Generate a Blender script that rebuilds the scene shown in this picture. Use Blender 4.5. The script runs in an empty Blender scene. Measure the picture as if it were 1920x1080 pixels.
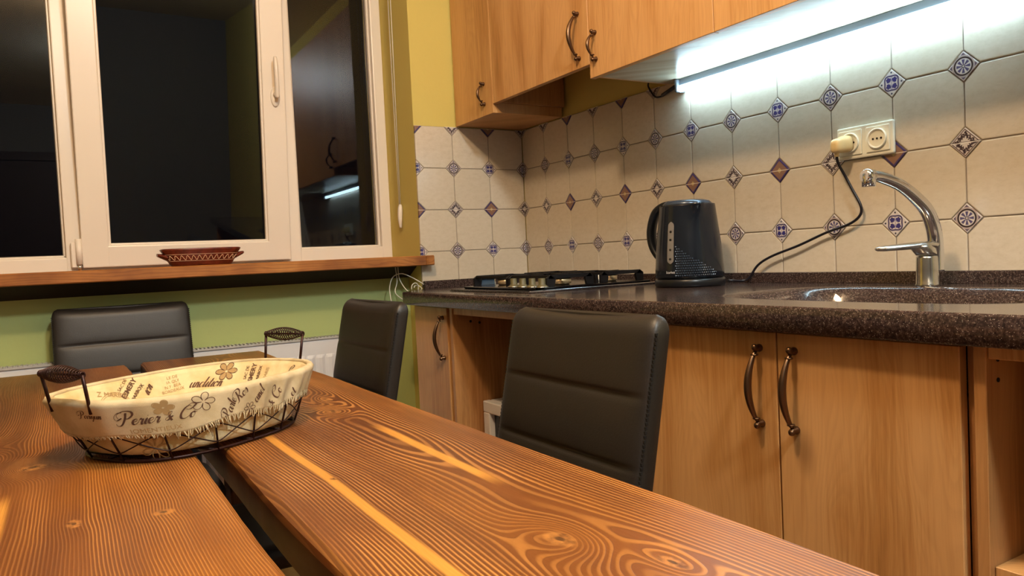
import bpy, bmesh, math, random
from math import sin, cos, pi, sqrt, radians
from mathutils import Vector, Matrix
random.seed(7)
SC = bpy.context.scene
COL = SC.collection
# ------------------------------------------------------------------ camera
f_ = Vector((sin(.53997)*cos(-.040513), cos(.53997)*cos(-.040513), sin(-.040513)))
r0 = Vector((cos(.53997), -sin(.53997), 0)); u0 = r0.cross(f_)
cr, sr = cos(-.048248), sin(-.048248)
right = r0*cr + u0*sr; up = u0*cr - r0*sr
cam_d = bpy.data.cameras.new('camera'); cam = bpy.data.objects.new('camera', cam_d); COL.objects.link(cam)
mw = Matrix((right, up, -f_)).transposed().to_4x4(); mw.translation = Vector((-1.55715, -2.47068, .99541))
cam.matrix_world = mw
cam_d.sensor_width = 36; cam_d.lens = 36*1411.37/1920; cam_d.clip_start = .02
SC.camera = cam
# ------------------------------------------------------------------ world, lights, exposure
SC.view_settings.view_transform = 'Standard'
try: SC.view_settings.look = 'None'
except Exception: pass
SC.view_settings.gamma = 1; SC.view_settings.use_curve_mapping = False
SC.view_settings.exposure = 0.18
w = bpy.data.worlds.new('night'); SC.world = w; w.use_nodes = True
w.node_tree.nodes['Background'].inputs[0].default_value = (.25, .3, .45, 1)
w.node_tree.nodes['Background'].inputs[1].default_value = .004
def light(name, kind, loc, power, color, size, rot=(0, 0, 0), sy=None):
    l = bpy.data.lights.new(name, kind); l.energy = power; l.color = color
    if kind == 'AREA':
        l.shape = 'RECTANGLE'; l.size = size; l.size_y = sy or size
    else: l.shadow_soft_size = size
    o = bpy.data.objects.new(name, l); COL.objects.link(o); o.location = loc; o.rotation_euler = rot
    return o
WARM = (1.0, .71, .44)
light('ceiling_bulb', 'POINT', (-1.36, -1.74, 2.40), 60, WARM, .07)
light('fill_light', 'AREA', (-3.0, -4.2, 2.5), 8, (1.0, .78, .55), .9)  # unseen fill light, added behind the camera to lift the shadows
light('second_ceiling_bulb', 'POINT', (-1.0, -3.0, 2.52), 92, (.86, .96, 1.0), .10)
LED_STRENGTH = 32
# ------------------------------------------------------------------ shader helpers
class X:
    """tiny expression wrapper round shader math nodes"""
    def __init__(s, nt, sock): s.nt, s.s = nt, sock
    def _m(s, op, *a):
        n = s.nt.nodes.new('ShaderNodeMath'); n.operation = op
        for i, v in enumerate((s,)+a):
            if isinstance(v, X): s.nt.links.new(v.s, n.inputs[i])
            else: n.inputs[i].default_value = v
        return X(s.nt, n.outputs[0])
    def __add__(s, o): return s._m('ADD', o)
    __radd__ = __add__
    def __sub__(s, o): return s._m('SUBTRACT', o)
    def __rsub__(s, o): return (s*-1)+o
    def __mul__(s, o): return s._m('MULTIPLY', o)
    __rmul__ = __mul__
    def __truediv__(s, o): return s._m('DIVIDE', o)
    def __pow__(s, o): return s._m('POWER', o)
    def abs(s): return s._m('ABSOLUTE')
    def sqrt(s): return s._m('SQRT')
    def exp(s): return s._m('EXPONENT')
    def frac(s): return s._m('FRACT')
    def floor(s): return s._m('FLOOR')
    def sin(s): return s._m('SINE')
    def cos(s): return s._m('COSINE')
    def atan2(s, o): return s._m('ARCTAN2', o)
    def min(s, o): return s._m('MINIMUM', o)
    def max(s, o): return s._m('MAXIMUM', o)
    def step(s, a, b):   # 0 below a, 1 above b (smooth)
        n = s.nt.nodes.new('ShaderNodeMapRange'); n.interpolation_type = 'SMOOTHSTEP'
        s.nt.links.new(s.s, n.inputs[0]); n.inputs[1].default_value = a; n.inputs[2].default_value = b
        return X(s.nt, n.outputs[0])
    def band(s, c, wd, e=.0006): return s.step(c-wd-e, c-wd+e)*(1-s.step(c+wd-e, c+wd+e))
class Mat:
    def __init__(m, name, rough=.5, metal=0, **kw):
        m.m = bpy.data.materials.new(name); m.m.use_nodes = True; m.nt = m.m.node_tree
        m.b = m.nt.nodes['Principled BSDF']; m.b.inputs['Roughness'].default_value = rough
        m.b.inputs['Metallic'].default_value = metal
        for k, v in kw.items(): m.b.inputs[k.replace('_', ' ')].default_value = v
        m._tc = None
    def xyz(m):
        if not m._tc:
            tc = m.nt.nodes.new('ShaderNodeTexCoord'); sp = m.nt.nodes.new('ShaderNodeSeparateXYZ')
            m.nt.links.new(tc.outputs['Object'], sp.inputs[0]); m._tc = tuple(X(m.nt, o) for o in sp.outputs)
        return m._tc
    def vec(m, x, y, z):
        n = m.nt.nodes.new('ShaderNodeCombineXYZ')
        for i, v in enumerate((x, y, z)):
            if isinstance(v, X): m.nt.links.new(v.s, n.inputs[i])
            else: n.inputs[i].default_value = v
        return n.outputs[0]
    def noise(m, v, scale=1, detail=3, rough=.55, dist=0):
        n = m.nt.nodes.new('ShaderNodeTexNoise'); m.nt.links.new(v, n.inputs['Vector'])
        n.inputs['Scale'].default_value = scale; n.inputs['Detail'].default_value = detail
        n.inputs['Roughness'].default_value = rough; n.inputs['Distortion'].default_value = dist
        return X(m.nt, n.outputs[0])
    def voro(m, v, scale=1, feat='F1', out=0):
        n = m.nt.nodes.new('ShaderNodeTexVoronoi'); n.feature = feat; m.nt.links.new(v, n.inputs['Vector'])
        n.inputs['Scale'].default_value = scale; return X(m.nt, n.outputs[out])
    def rnd(m):
        n = m.nt.nodes.new('ShaderNodeObjectInfo'); return X(m.nt, n.outputs['Random'])
    def ramp(m, fac, stops):
        n = m.nt.nodes.new('ShaderNodeValToRGB'); m.nt.links.new(fac.s, n.inputs[0]); el = n.color_ramp.elements
        while len(el) > 1: el.remove(el[-1])
        el[0].position, el[0].color = stops[0][0], (*srgb(stops[0][1]), 1)
        for p, c in stops[1:]:
            e = el.new(p); e.color = (*srgb(c), 1)
        return n.outputs[0]
    def mix(m, fac, a, b, mode='MIX'):
        n = m.nt.nodes.new('ShaderNodeMix'); n.data_type = 'RGBA'; n.blend_type = mode
        for i, v in ((0, fac), (6, a), (7, b)):
            if isinstance(v, X): m.nt.links.new(v.s, n.inputs[i])
            elif isinstance(v, (int, float)): n.inputs[i].default_value = v
            elif isinstance(v, tuple): n.inputs[i].default_value = (*srgb(v), 1)
            else: m.nt.links.new(v, n.inputs[i])
        return n.outputs[2]
    def color(m, c):
        if isinstance(c, tuple): m.b.inputs['Base Color'].default_value = (*srgb(c), 1)
        else: m.nt.links.new(c, m.b.inputs['Base Color'])
        return m
    def rough(m, x): m.nt.links.new(x.s, m.b.inputs['Roughness']); return m
    def bump(m, h, dist=.001, strength=1):
        n = m.nt.nodes.new('ShaderNodeBump'); n.inputs['Distance'].default_value = dist; n.inputs['Strength'].default_value = strength
        m.nt.links.new(h.s, n.inputs['Height']); m.nt.links.new(n.outputs[0], m.b.inputs['Normal']); return m
def srgb(c):   # 0-255 display values to linear
    return tuple(((v/255+.055)/1.055)**2.4 if v/255 > .04045 else v/255/12.92 for v in c[:3])
def flat(name, c, rough=.5, metal=0, **kw): return Mat(name, rough, metal, **kw).color(c).m
# ------------------------------------------------------------------ materials
def m_paint(name, ca, cb):
    m = Mat(name, .85); x, y, z = m.xyz()
    n = m.noise(m.vec(x, y, z), 60, 4); g = m.noise(m.vec(x, y, z), 2, 2)
    m.color(m.mix(g, ca, cb)); m.bump(n, .0012, .35); return m.m
PAINT = m_paint('yellow_plaster', (204, 186, 100), (214, 196, 110)); PAINT_COOL = m_paint('cool_lit_plaster', (172, 186, 120), (182, 196, 130))  # second one: same plaster with the cooler light mixed into its colour
PLAIN = flat('grey_plaster', (128, 126, 124), .9)
CEIL = flat('ceiling_paint', (225, 215, 195), .9)
def m_tile():
    m = Mat('cream_glazed_tile', .22); x, y, z = m.xyz(); r = m.rnd()
    o = r*37
    n = m.noise(m.vec(x*1.0+o, y*1.6+o, z), 45, 6, .7); n2 = m.noise(m.vec(x+o, y+o, z), 9, 2)
    c = m.ramp(n, [(.3, (203, 190, 168)), (.5, (211, 199, 179)), (.7, (216, 205, 187))])
    c = m.mix((1-m.noise(m.vec(x+o, y*3+o, z), 70, 2).step(.28, .36))*.14, c, (150, 130, 105))
    m.color(m.mix(r*.35, c, (196, 182, 158))); m.bump(n, .0003, .3)
    return m.m
TILE = m_tile()
GROUT = flat('tile_grout', (138, 126, 112), .9)
def inset_mat(kind):
    m = Mat('inset_'+kind, .3); x, y, z = m.xyz()
    r = (x*x+y*y).sqrt(); th = y.atan2(x); d = x.abs()+y.abs()
    WH, DK = (206, 196, 188), (58, 42, 50)
    if kind == 'rosette':
        c = m.mix(1.0, WH, WH)
        pet = (th*8).cos()*.5+.5
        pm = pet.step(.25, .5)*(1-r.step(.0125, .0145))*r.step(.0025, .0038)
        c = m.mix(pm, c, (78, 70, 108))
        c = m.mix(r.band(.0172, .0018), c, (46, 28, 32))
        c = m.mix(r.band(.0205, .0006), c, (150, 118, 110))
        c = m.mix(r.band(.0025, .0007, .0004), c, DK)
        c = m.mix(r.step(.0215, .0222)*(1-d.step(.026, .027)), c, (92, 74, 92))
    elif kind == 'quatrefoil':
        c = m.mix(1.0, WH, WH)
        rq = r-(th*4).cos()*-.0016
        c = m.mix(rq.band(.0165, .0016), c, (62, 50, 92))
        ax = x.abs()-.0068; ay = y.abs()-.0068; rr = (ax*ax+ay*ay).sqrt()
        c = m.mix(1-(rr+((th*16).cos()*.0008)).step(.0050, .0058), c, (52, 46, 110))
        c = m.mix((x*1.0).abs().band(0, .0006)*(1-r.step(.013, .014)), c, (120, 110, 150))
        dx = x.abs()-.0225; c = m.mix(1-((dx*dx+y*y).sqrt()).step(.0016, .0024), c, (50, 48, 70))
        dy = y.abs()-.0225; c = m.mix(1-((dy*dy+x*x).sqrt()).step(.0016, .0024), c, (50, 48, 70))
    elif kind == 'wreath':
        c = m.mix(1.0, WH, WH)
        sc = (th*12).sin()*.0022; dd = d+sc
        n = m.noise(m.vec(x, y, 0), 330, 2)
        c = m.mix(dd.step(.011, .013)*(1-dd.step(.0215, .0235))*n.step(.36, .44), c, (52, 34, 44))
        c = m.mix(d.band(.0262, .0012), c, (88, 60, 58)); c = m.mix((y+.0004).band(0, .0007, .0003), c, (236, 230, 220)); c = m.mix((y-.0012).band(0, .0005, .0003), c, (60, 44, 40))
    else:
        c = m.mix(d.step(.0235, .0245), (158, 118, 84), (66, 54, 106))
        c = m.mix((d*330).frac().step(.45, .6)*(1-d.step(.0235, .024)), c, (112, 84, 84))
        c = m.mix(1-d.step(.006, .0075), c, (190, 165, 110)); c = m.mix((y+.0004).band(0, .0007, .0003), c, (226, 214, 196))
    m.color(c); m.bump(r, .0006, .3); return m.m
INSET = {k: inset_mat(k) for k in ('rosette', 'quatrefoil', 'wreath', 'pyramid')}
def m_granite():
    m = Mat('speckled_granite', .13); x, y, z = m.xyz(); v = m.vec(x, y, z)
    n = m.noise(v, 260, 3, .7); s = m.voro(v, 330); s2 = m.voro(v, 190)
    c = m.ramp(n, [(.3, (34, 26, 27)), (.5, (58, 45, 43)), (.62, (86, 70, 64)), (.76, (124, 110, 98))])
    c = m.mix((1-s.step(.12, .2))*.8, c, (188, 178, 164))
    c = m.mix((1-s2.step(.10, .16)), c, (30, 25, 24))
    m.color(c); m.bump(n, .0001, .12); return m.m
GRANITE = m_granite()
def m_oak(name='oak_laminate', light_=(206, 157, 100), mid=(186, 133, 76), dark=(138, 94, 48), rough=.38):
    m = Mat(name, rough); x, y, z = m.xyz(); r = m.rnd()*11
    h = x+y; lam = m.noise(m.vec(h*1.0, 3.1+r, z*.35), 5.5, 2)
    wob = m.noise(m.vec(h*6, r, z*1.6), 1, 3)*.12
    fib = m.noise(m.vec((h+wob*.4)*150, r, z*5), 1, 4, .7)
    ringf = m.noise(m.vec((h+wob)*13, r, z*1.3), 1, 1)
    ring = (ringf*26).frac(); rg = ring.step(0, .55)*(1-ring.step(.8, 1))
    c = m.ramp(fib*.34+lam*.36+ringf*.4, [(.34, dark), (.47, mid), (.56, light_), (.75, tuple(min(255, v+14) for v in light_))])
    c = m.mix((1-rg)*.10, c, dark)
    pl = ((h+r)*9.5+wob*.3).floor(); sh = (pl*12.9898).sin()*.5+.5
    c = m.mix(sh*.22, c, mid)
    kn = m.voro(m.vec(h*5+r, 1.7, z*2.6), 1.0); c = m.mix((1-kn.step(.02, .13))*.5, c, (104, 62, 34))
    m.color(c); m.bump(fib, .0004, .4); return m.m
OAK = m_oak()
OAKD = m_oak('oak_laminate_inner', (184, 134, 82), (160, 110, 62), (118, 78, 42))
UNDER = m_oak('grey_oak_underside', (206, 196, 172), (180, 168, 144), (140, 128, 106), .22)
EDGE = flat('oak_edge_band', (120, 84, 50), .5)
def m_slab(seed, x0, knots, streaks, hs, con=1.0, frq=245):
    """stained spruce plank seen flat: rings cut at a slant give long cathedrals, knots push them aside"""
    m = Mat('stained_spruce_%d' % seed, .34); x, y, z = m.xyz(); x = x-1.4; y = y-1.2     # table origin
    w1 = m.noise(m.vec(x*3+seed, y*1.3, z*2), 1, 2)-.5
    w2 = m.noise(m.vec(x*18+seed, y*5, z*5), 1, 2)-.5
    xx = x-x0+w1*.035+w2*.006
    h = m.noise(m.vec(seed*3.3, y*hs, .5), 1, 1)*.16-.02
    g = (xx*xx+h*h).sqrt()
    kmask = None
    for (kx, ky, amp, sx, sy) in knots:
        dx = (x-kx)/sx; dy = (y-ky)/sy; q = (dx*dx+dy*dy)
        e = (q*-1).exp(); g = g+e*amp
        ek = (q*-7).exp(); kmask = ek if kmask is None else kmask.max(ek)
    ph = g*frq+m.noise(m.vec(x*40, y*9, seed), 1, 2)*.35
    fr = ph.frac()
    line = fr.step(.0, .16)*(1-fr.step(.30, .62))           # dark-light saw: late wood / early wood
    wide = m.noise(m.vec((g*30), seed*1.7, .2), 1, 1)
    tone = m.noise(m.vec(x*5+seed, y*1.1, 1), 1, 3)
    base = m.ramp(tone, [(.32, (84, 48, 28)), (.46, (102, 58, 28)), (.58, (132, 78, 30)), (.72, (156, 94, 34))])
    lt = m.ramp(tone, [(.3, (182, 126, 76)), (.7, (232, 164, 74))])
    amt = (wide.step(.38, .6)*.62+.3)*con
    amt = amt*(m.noise(m.vec(x*7+seed, y*2.4, 5), 1, 2).step(.36, .58)*.62+.38)
    c = m.mix(line*amt, base, lt)
    c = m.mix((1-fr.step(0, .12))*.35, c, (66, 34, 18))
    for (sx, sw, ya, yb) in streaks:
        s = (((x-sx)+w1*.03+(y-ya)*0).abs()); k = (1-s.step(sw*.45, sw))*y.step(ya, ya+.08)*(1-y.step(yb-.08, yb))
        c = m.mix(k*.8, c, (232, 166, 74))
    fib = m.noise(m.vec(x*260, y*9, z*40), 1, 3, .7)
    c = m.mix(fib*.35, c, (120, 66, 28))
    if kmask is not None:
        kn = m.noise(m.vec(x*90, y*60, 0), 1, 3)
        c = m.mix(kmask.step(.25, .6)*.75, c, m.ramp(kn, [(.35, (96, 56, 30)), (.6, (190, 130, 66))]))
        c = m.mix(kmask.step(.86, .97)*.8, c, (58, 36, 24))
    c = m.mix(((z*-1)-.0).step(-(.75-.006), -(.75-.016))*.75, c, (62, 32, 14))  # stained sides darkened, mostly shade mixed into the wood colour
    m.color(c); m.bump(line+fib*.5, .0004, .25); m.rough(fib*.18+.27); return m.m
SLAB_R = m_slab(3, -1.168, [(-1.175, -1.225, .030, .030, .050), (-1.150, -1.10, .016, .018, .05), (-1.200, -1.935, .036, .032, .055), (-1.158, -2.03, .020, .018, .05), (-1.30, -1.62, .002, .012, .02)],
                [(-1.160, .010, -1.78, -1.36), (-1.306, .0085, -2.35, -1.30)], 1.15)
SLAB_L = m_slab(8, -1.72, [(-1.603, -1.30, .034, .045, .05), (-1.66, -1.12, .022, .03, .06), (-1.56, -1.60, .003, .02, .04), (-1.48, -1.62, .003, .03, .03)],
                [(-1.632, .012, -2.3, -1.42)], .8, .66, 330)
LEGW = m_slab(5, -1.1, [], [], 1.0)
def m_sill():
    m = Mat('stained_pine_sill', .4); x, y, z = m.xyz()
    wv = m.noise(m.vec(x*4, y*20, z*30), 1, 3)
    k = m.voro(m.vec(x*3.2, .4, z*9), 1)
    g = ((z*120)+wv*3.5+(k*-7).exp()*4).frac()
    tone = m.noise(m.vec(x*7, y*4, z*10), 1, 3)
    c = m.ramp(tone, [(.35, (138, 84, 38)), (.6, (172, 112, 54)), (.75, (190, 132, 70))])
    c = m.mix(g.step(.5, .9)*.45, c, (110, 58, 24)); c = m.mix((1-k.step(.04, .13))*.6, c, (90, 46, 22))
    m.color(c); return m.m
SILL = m_sill()
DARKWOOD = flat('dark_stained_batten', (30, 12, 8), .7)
PVC = flat('white_pvc', (236, 226, 212), .32)
PVC2 = flat('grey_seal', (96, 88, 78), .6)
def m_glass():
    m = Mat('window_glass', 0, 0, IOR=1.36, Transmission_Weight=1.0); m.color((255, 255, 255)); return m.m
GLASS = m_glass()
def m_leather():
    m = Mat('black_faux_leather', .46); x, y, z = m.xyz()
    n = m.noise(m.vec(x, y, z), 420, 3); n2 = m.noise(m.vec(x, y, z), 14, 2)
    m.color(m.mix(n, (27, 24, 22), (40, 35, 31))); m.bump(n+n2*2, .0005, .4); return m.m
LEATHER = m_leather()
STITCH = flat('black_thread', (12, 11, 12), .7)
BLACKM = flat('black_steel', (16, 16, 18), .35, .6)
IRON = flat('cast_iron', (24, 22, 24), .42, .3)
CHROME = flat('chrome', (225, 228, 232), .08, 1)
CHROMEB = flat('brushed_chrome', (205, 205, 200), .22, 1)
BRASS = flat('antique_brass', (104, 78, 56), .32, .9)
KNOB = flat('olive_bronze_knob', (92, 84, 52), .5, 0)
STEEL = flat('stainless_rim', (190, 190, 195), .2, 1)
HOBBLACK = flat('black_enamel', (16, 13, 15), .12)
ALU = flat('burner_brass', (225, 195, 150), .3, .7)
BLKPL = flat('glossy_black_plastic', (20, 25, 33), .2)
LIDM = flat('grey_blue_lid', (66, 76, 90), .22, .4)
BLKPL2 = flat('black_plastic', (20, 22, 26), .3)
GAUGE = flat('smoked_window', (120, 114, 108), .25)
WHPL = flat('ivory_plastic', (242, 240, 222), .3)
WHPL2 = flat('cream_plug', (232, 206, 150), .35)
HOLE = flat('dark_hole', (14, 12, 12), .8)
WHITE = flat('white_enamel', (232, 232, 232), .3)
RADW = flat('radiator_white', (226, 228, 232), .32)
RADG = flat('radiator_grille_grey', (182, 182, 180), .5)
WIREM = flat('dark_brown_wire', (48, 22, 20), .38, .5)
def m_cloth(name, a, b):
    m = Mat(name, .95); x, y, z = m.xyz(); v = m.vec(x, y, z)
    n = m.noise(v, 22, 3); wv = m.noise(m.vec(x*1.0, y*1.0, z*2.5), 900, 2)
    c = m.ramp(n, [(.35, a), (.6, b)]); m.color(m.mix(wv*.25, c, (150, 128, 90))); m.bump(wv, .0006, .6); return m.m
CLOTH = m_cloth('printed_linen', (212, 186, 134), (230, 212, 168))
CLOTHF = m_cloth('linen_flap', (188, 170, 132), (214, 200, 166))
INK = flat('brown_ink', (88, 60, 44), .95)
INK2 = flat('pale_brown_ink', (164, 136, 92), .95)
def m_clay():
    m = Mat('brown_glazed_clay', .3); x, y, z = m.xyz()
    n = m.noise(m.vec(x, y, z), 60, 3); m.color(m.ramp(n, [(.3, (78, 26, 14)), (.7, (120, 48, 28))])); return m.m
CLAY = m_clay()
SLIP = flat('cream_slip', (222, 178, 140), .4)
def m_floor(name, a, b):
    m = Mat(name, .35); x, y, z = m.xyz(); n = m.noise(m.vec(x, y, z), 18, 4)
    m.color(m.ramp(n, [(.3, a), (.7, b)])); return m.m
FT1 = m_floor('terracotta_tile', (132, 74, 46), (164, 98, 62)); FT2 = m_floor('sand_tile', (186, 158, 118), (206, 180, 142))
CABLEW = flat('white_cable', (226, 222, 206), .4)
CABLEB = flat('black_cable', (22, 18, 26), .35)
LEDM = Mat('led_diffuser', .5); LEDM.b.inputs['Emission Color'].default_value = (.56, .83, 1.0, 1); LEDM.b.inputs['Emission Strength'].default_value = LED_STRENGTH
LEDM = LEDM.m
LEDBODY = flat('led_fixture_body', (112, 118, 126), .4)
BLIND = flat('blind_fabric', (214, 196, 140), .9)
DOORM = flat('dark_brown_door', (58, 34, 22), .5)
# ------------------------------------------------------------------ mesh helpers
def newbm(): return bmesh.new()
def box(bm, x0, x1, y0, y1, z0, z1, bev=0, seg=1, mi=0):
    t = bmesh.new(); bmesh.ops.create_cube(t, size=1)
    for v in t.verts: v.co = Vector((x0+(v.co.x+.5)*(x1-x0), y0+(v.co.y+.5)*(y1-y0), z0+(v.co.z+.5)*(z1-z0)))
    if bev: bmesh.ops.bevel(t, geom=t.edges[:], offset=bev, segments=seg, affect='EDGES', profile=.5)
    merge(bm, t, mi); return bm
def merge(bm, t, mi=0, mat=None):
    vs = [bm.verts.new(mat @ v.co if mat else v.co) for v in t.verts]
    t.verts.index_update()
    for f in t.faces:
        try:
            nf = bm.faces.new([vs[v.index] for v in f.verts]); nf.material_index = mi; nf.smooth = f.smooth
        except ValueError: pass
    t.free()
def frame_axes(d):
    d = d.normalized(); a = Vector((0, 0, 1)) if abs(d.z) < .9 else Vector((1, 0, 0))
    n = d.cross(a).normalized(); return n, d.cross(n).normalized()
def tube(bm, pts, rad, seg=8, closed=False, caps=True, scale=(1, 1), smooth=True):
    pts = [Vector(p) for p in pts]; n = len(pts); rs = rad if isinstance(rad, (list, tuple)) else [rad]*n
    rings = []; pn = None
    for i, p in enumerate(pts):
        if closed: d = pts[(i+1) % n]-pts[i-1]
        else: d = pts[min(i+1, n-1)]-pts[max(i-1, 0)]
        d.normalize()
        if pn is None: a, b = frame_axes(d)
        else: a = (pn-d*pn.dot(d)).normalized(); b = d.cross(a)
        pn = a
        rings.append([bm.verts.new(p+(a*cos(2*pi*k/seg)*scale[0]+b*sin(2*pi*k/seg)*scale[1])*rs[i]) for k in range(seg)])
    m = n if closed else n-1
    for i in range(m):
        A, B = rings[i], rings[(i+1) % n]
        for k in range(seg):
            f = bm.faces.new((A[k], A[(k+1) % seg], B[(k+1) % seg], B[k])); f.smooth = smooth
    if caps and not closed:
        bm.faces.new(rings[0][::-1]); bm.faces.new(rings[-1])
    return bm
def rings(bm, rl, smooth=True, cap0=True, cap1=True):
    """skin a list of equal-length closed rings of points"""
    R = [[bm.verts.new(Vector(p)) for p in r] for r in rl]; n = len(R[0])
    for i in range(len(R)-1):
        for k in range(n):
            f = bm.faces.new((R[i][k], R[i][(k+1) % n], R[i+1][(k+1) % n], R[i+1][k])); f.smooth = smooth
    if cap0: bm.faces.new(R[0][::-1])
    if cap1: bm.faces.new(R[-1])
    return bm
def lathe(bm, c, prof, seg=24, axis='z', smooth=True, cap0=True, cap1=True):
    c = Vector(c); rl = []
    for r, h in prof:
        ring = []
        for k in range(seg):
            a = 2*pi*k/seg; u, v = r*cos(a), r*sin(a)
            ring.append(c+(Vector((u, v, h)) if axis == 'z' else Vector((h, u, v)) if axis == 'x' else Vector((v, h, u))))
        rl.append(ring)
    return rings(bm, rl, smooth, cap0, cap1)
def prism(bm, pts, a0, a1, axis='y', bev=0):
    """polygon in the plane normal to axis, extruded from a0 to a1"""
    def P(p, a): return Vector((p[0], a, p[1])) if axis == 'y' else Vector((a, p[0], p[1])) if axis == 'x' else Vector((p[0], p[1], a))
    t = bmesh.new()
    A = [t.verts.new(P(p, a0)) for p in pts]; B = [t.verts.new(P(p, a1)) for p in pts]; n = len(pts)
    t.faces.new(A[::-1]); t.faces.new(B)
    for k in range(n): t.faces.new((A[k], A[(k+1) % n], B[(k+1) % n], B[k]))
    if bev: bmesh.ops.bevel(t, geom=t.edges[:], offset=bev, segments=1, affect='EDGES')
    merge(bm, t); return bm
def grid(bm, nu, nv, fn, smooth=True, closed_u=False, mi=0):
    V = [[bm.verts.new(Vector(fn(i/nu, j/nv))) for j in range(nv+1)] for i in range(nu if closed_u else nu+1)]
    for i in range(nu):
        for j in range(nv):
            i2 = (i+1) % len(V)
            f = bm.faces.new((V[i][j], V[i2][j], V[i2][j+1], V[i][j+1])); f.smooth = smooth; f.material_index = mi
    return V
WLOC = {}
def mesh_from(name, bm, mat, off=None, fix=True):
    if off is not None:
        for v in bm.verts: v.co -= off
    if fix: bmesh.ops.recalc_face_normals(bm, faces=bm.faces)
    me = bpy.data.meshes.new(name); bm.to_mesh(me); bm.free()
    for m in (mat if isinstance(mat, (list, tuple)) else [mat]): me.materials.append(m)
    return me
def obj(name, bm, mat, parent=None, local=False, fix=True):
    off = WLOC.get(parent.name, Vector()) if (parent and not local) else Vector()
    o = bpy.data.objects.new(name, mesh_from(name, bm, mat, off, fix)); COL.objects.link(o)
    if parent: o.parent = parent
    WLOC[o.name] = off
    return o
def tag(o, label=None, cat=None, group=None, kind=None):
    if label: o['label'] = label
    if cat: o['category'] = cat
    if group: o['group'] = group
    if kind: o['kind'] = kind
    return o
def thing(name, label, cat, loc, group=None):
    o = bpy.data.objects.new(name, None); COL.objects.link(o); o.location = loc; o.empty_display_size = .05
    WLOC[o.name] = Vector(loc); return tag(o, label, cat, group)
def lab(o, s): o['label'] = s; return o
def struct(name, bm, mat): return tag(obj(name, bm, mat), kind='structure')
def smoothcurve(pts, n=8):
    P = [Vector(p) for p in pts]; out = []
    for i in range(len(P)-1):
        p0, p1, p2, p3 = P[max(i-1, 0)], P[i], P[i+1], P[min(i+2, len(P)-1)]
        for k in range(n):
            t = k/n
            out.append(.5*((2*p1)+(p2-p0)*t+(2*p0-5*p1+4*p2-p3)*t*t+(3*p1-p0-3*p2+p3)*t**3))
    out.append(P[-1]); return out
def text_polys(s, size, shear=0, bold=0, res=2):
    c = bpy.data.curves.new('txt', 'FONT'); c.body = s; c.size = size; c.shear = shear; c.offset = bold; c.resolution_u = res
    o = bpy.data.objects.new('txt', c); COL.objects.link(o)
    dg = bpy.context.evaluated_depsgraph_get(); me = o.evaluated_get(dg).to_mesh()
    vs = [tuple(v.co[:2]) for v in me.vertices]; fs = [tuple(p.vertices) for p in me.polygons]
    o.evaluated_get(dg).to_mesh_clear(); bpy.data.objects.remove(o); bpy.data.curves.remove(c)
    return vs, fs
def put_text(bm, s, size, fn, shear=0, bold=0):
    vs, fs = text_polys(s, size, shear, bold)
    if not vs: return
    w_ = max(v[0] for v in vs); V = [bm.verts.new(Vector(fn(a-w_/2, b))) for a, b in vs]
    for f in fs:
        try: bm.faces.new([V[i] for i in f])
        except ValueError: pass
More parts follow.
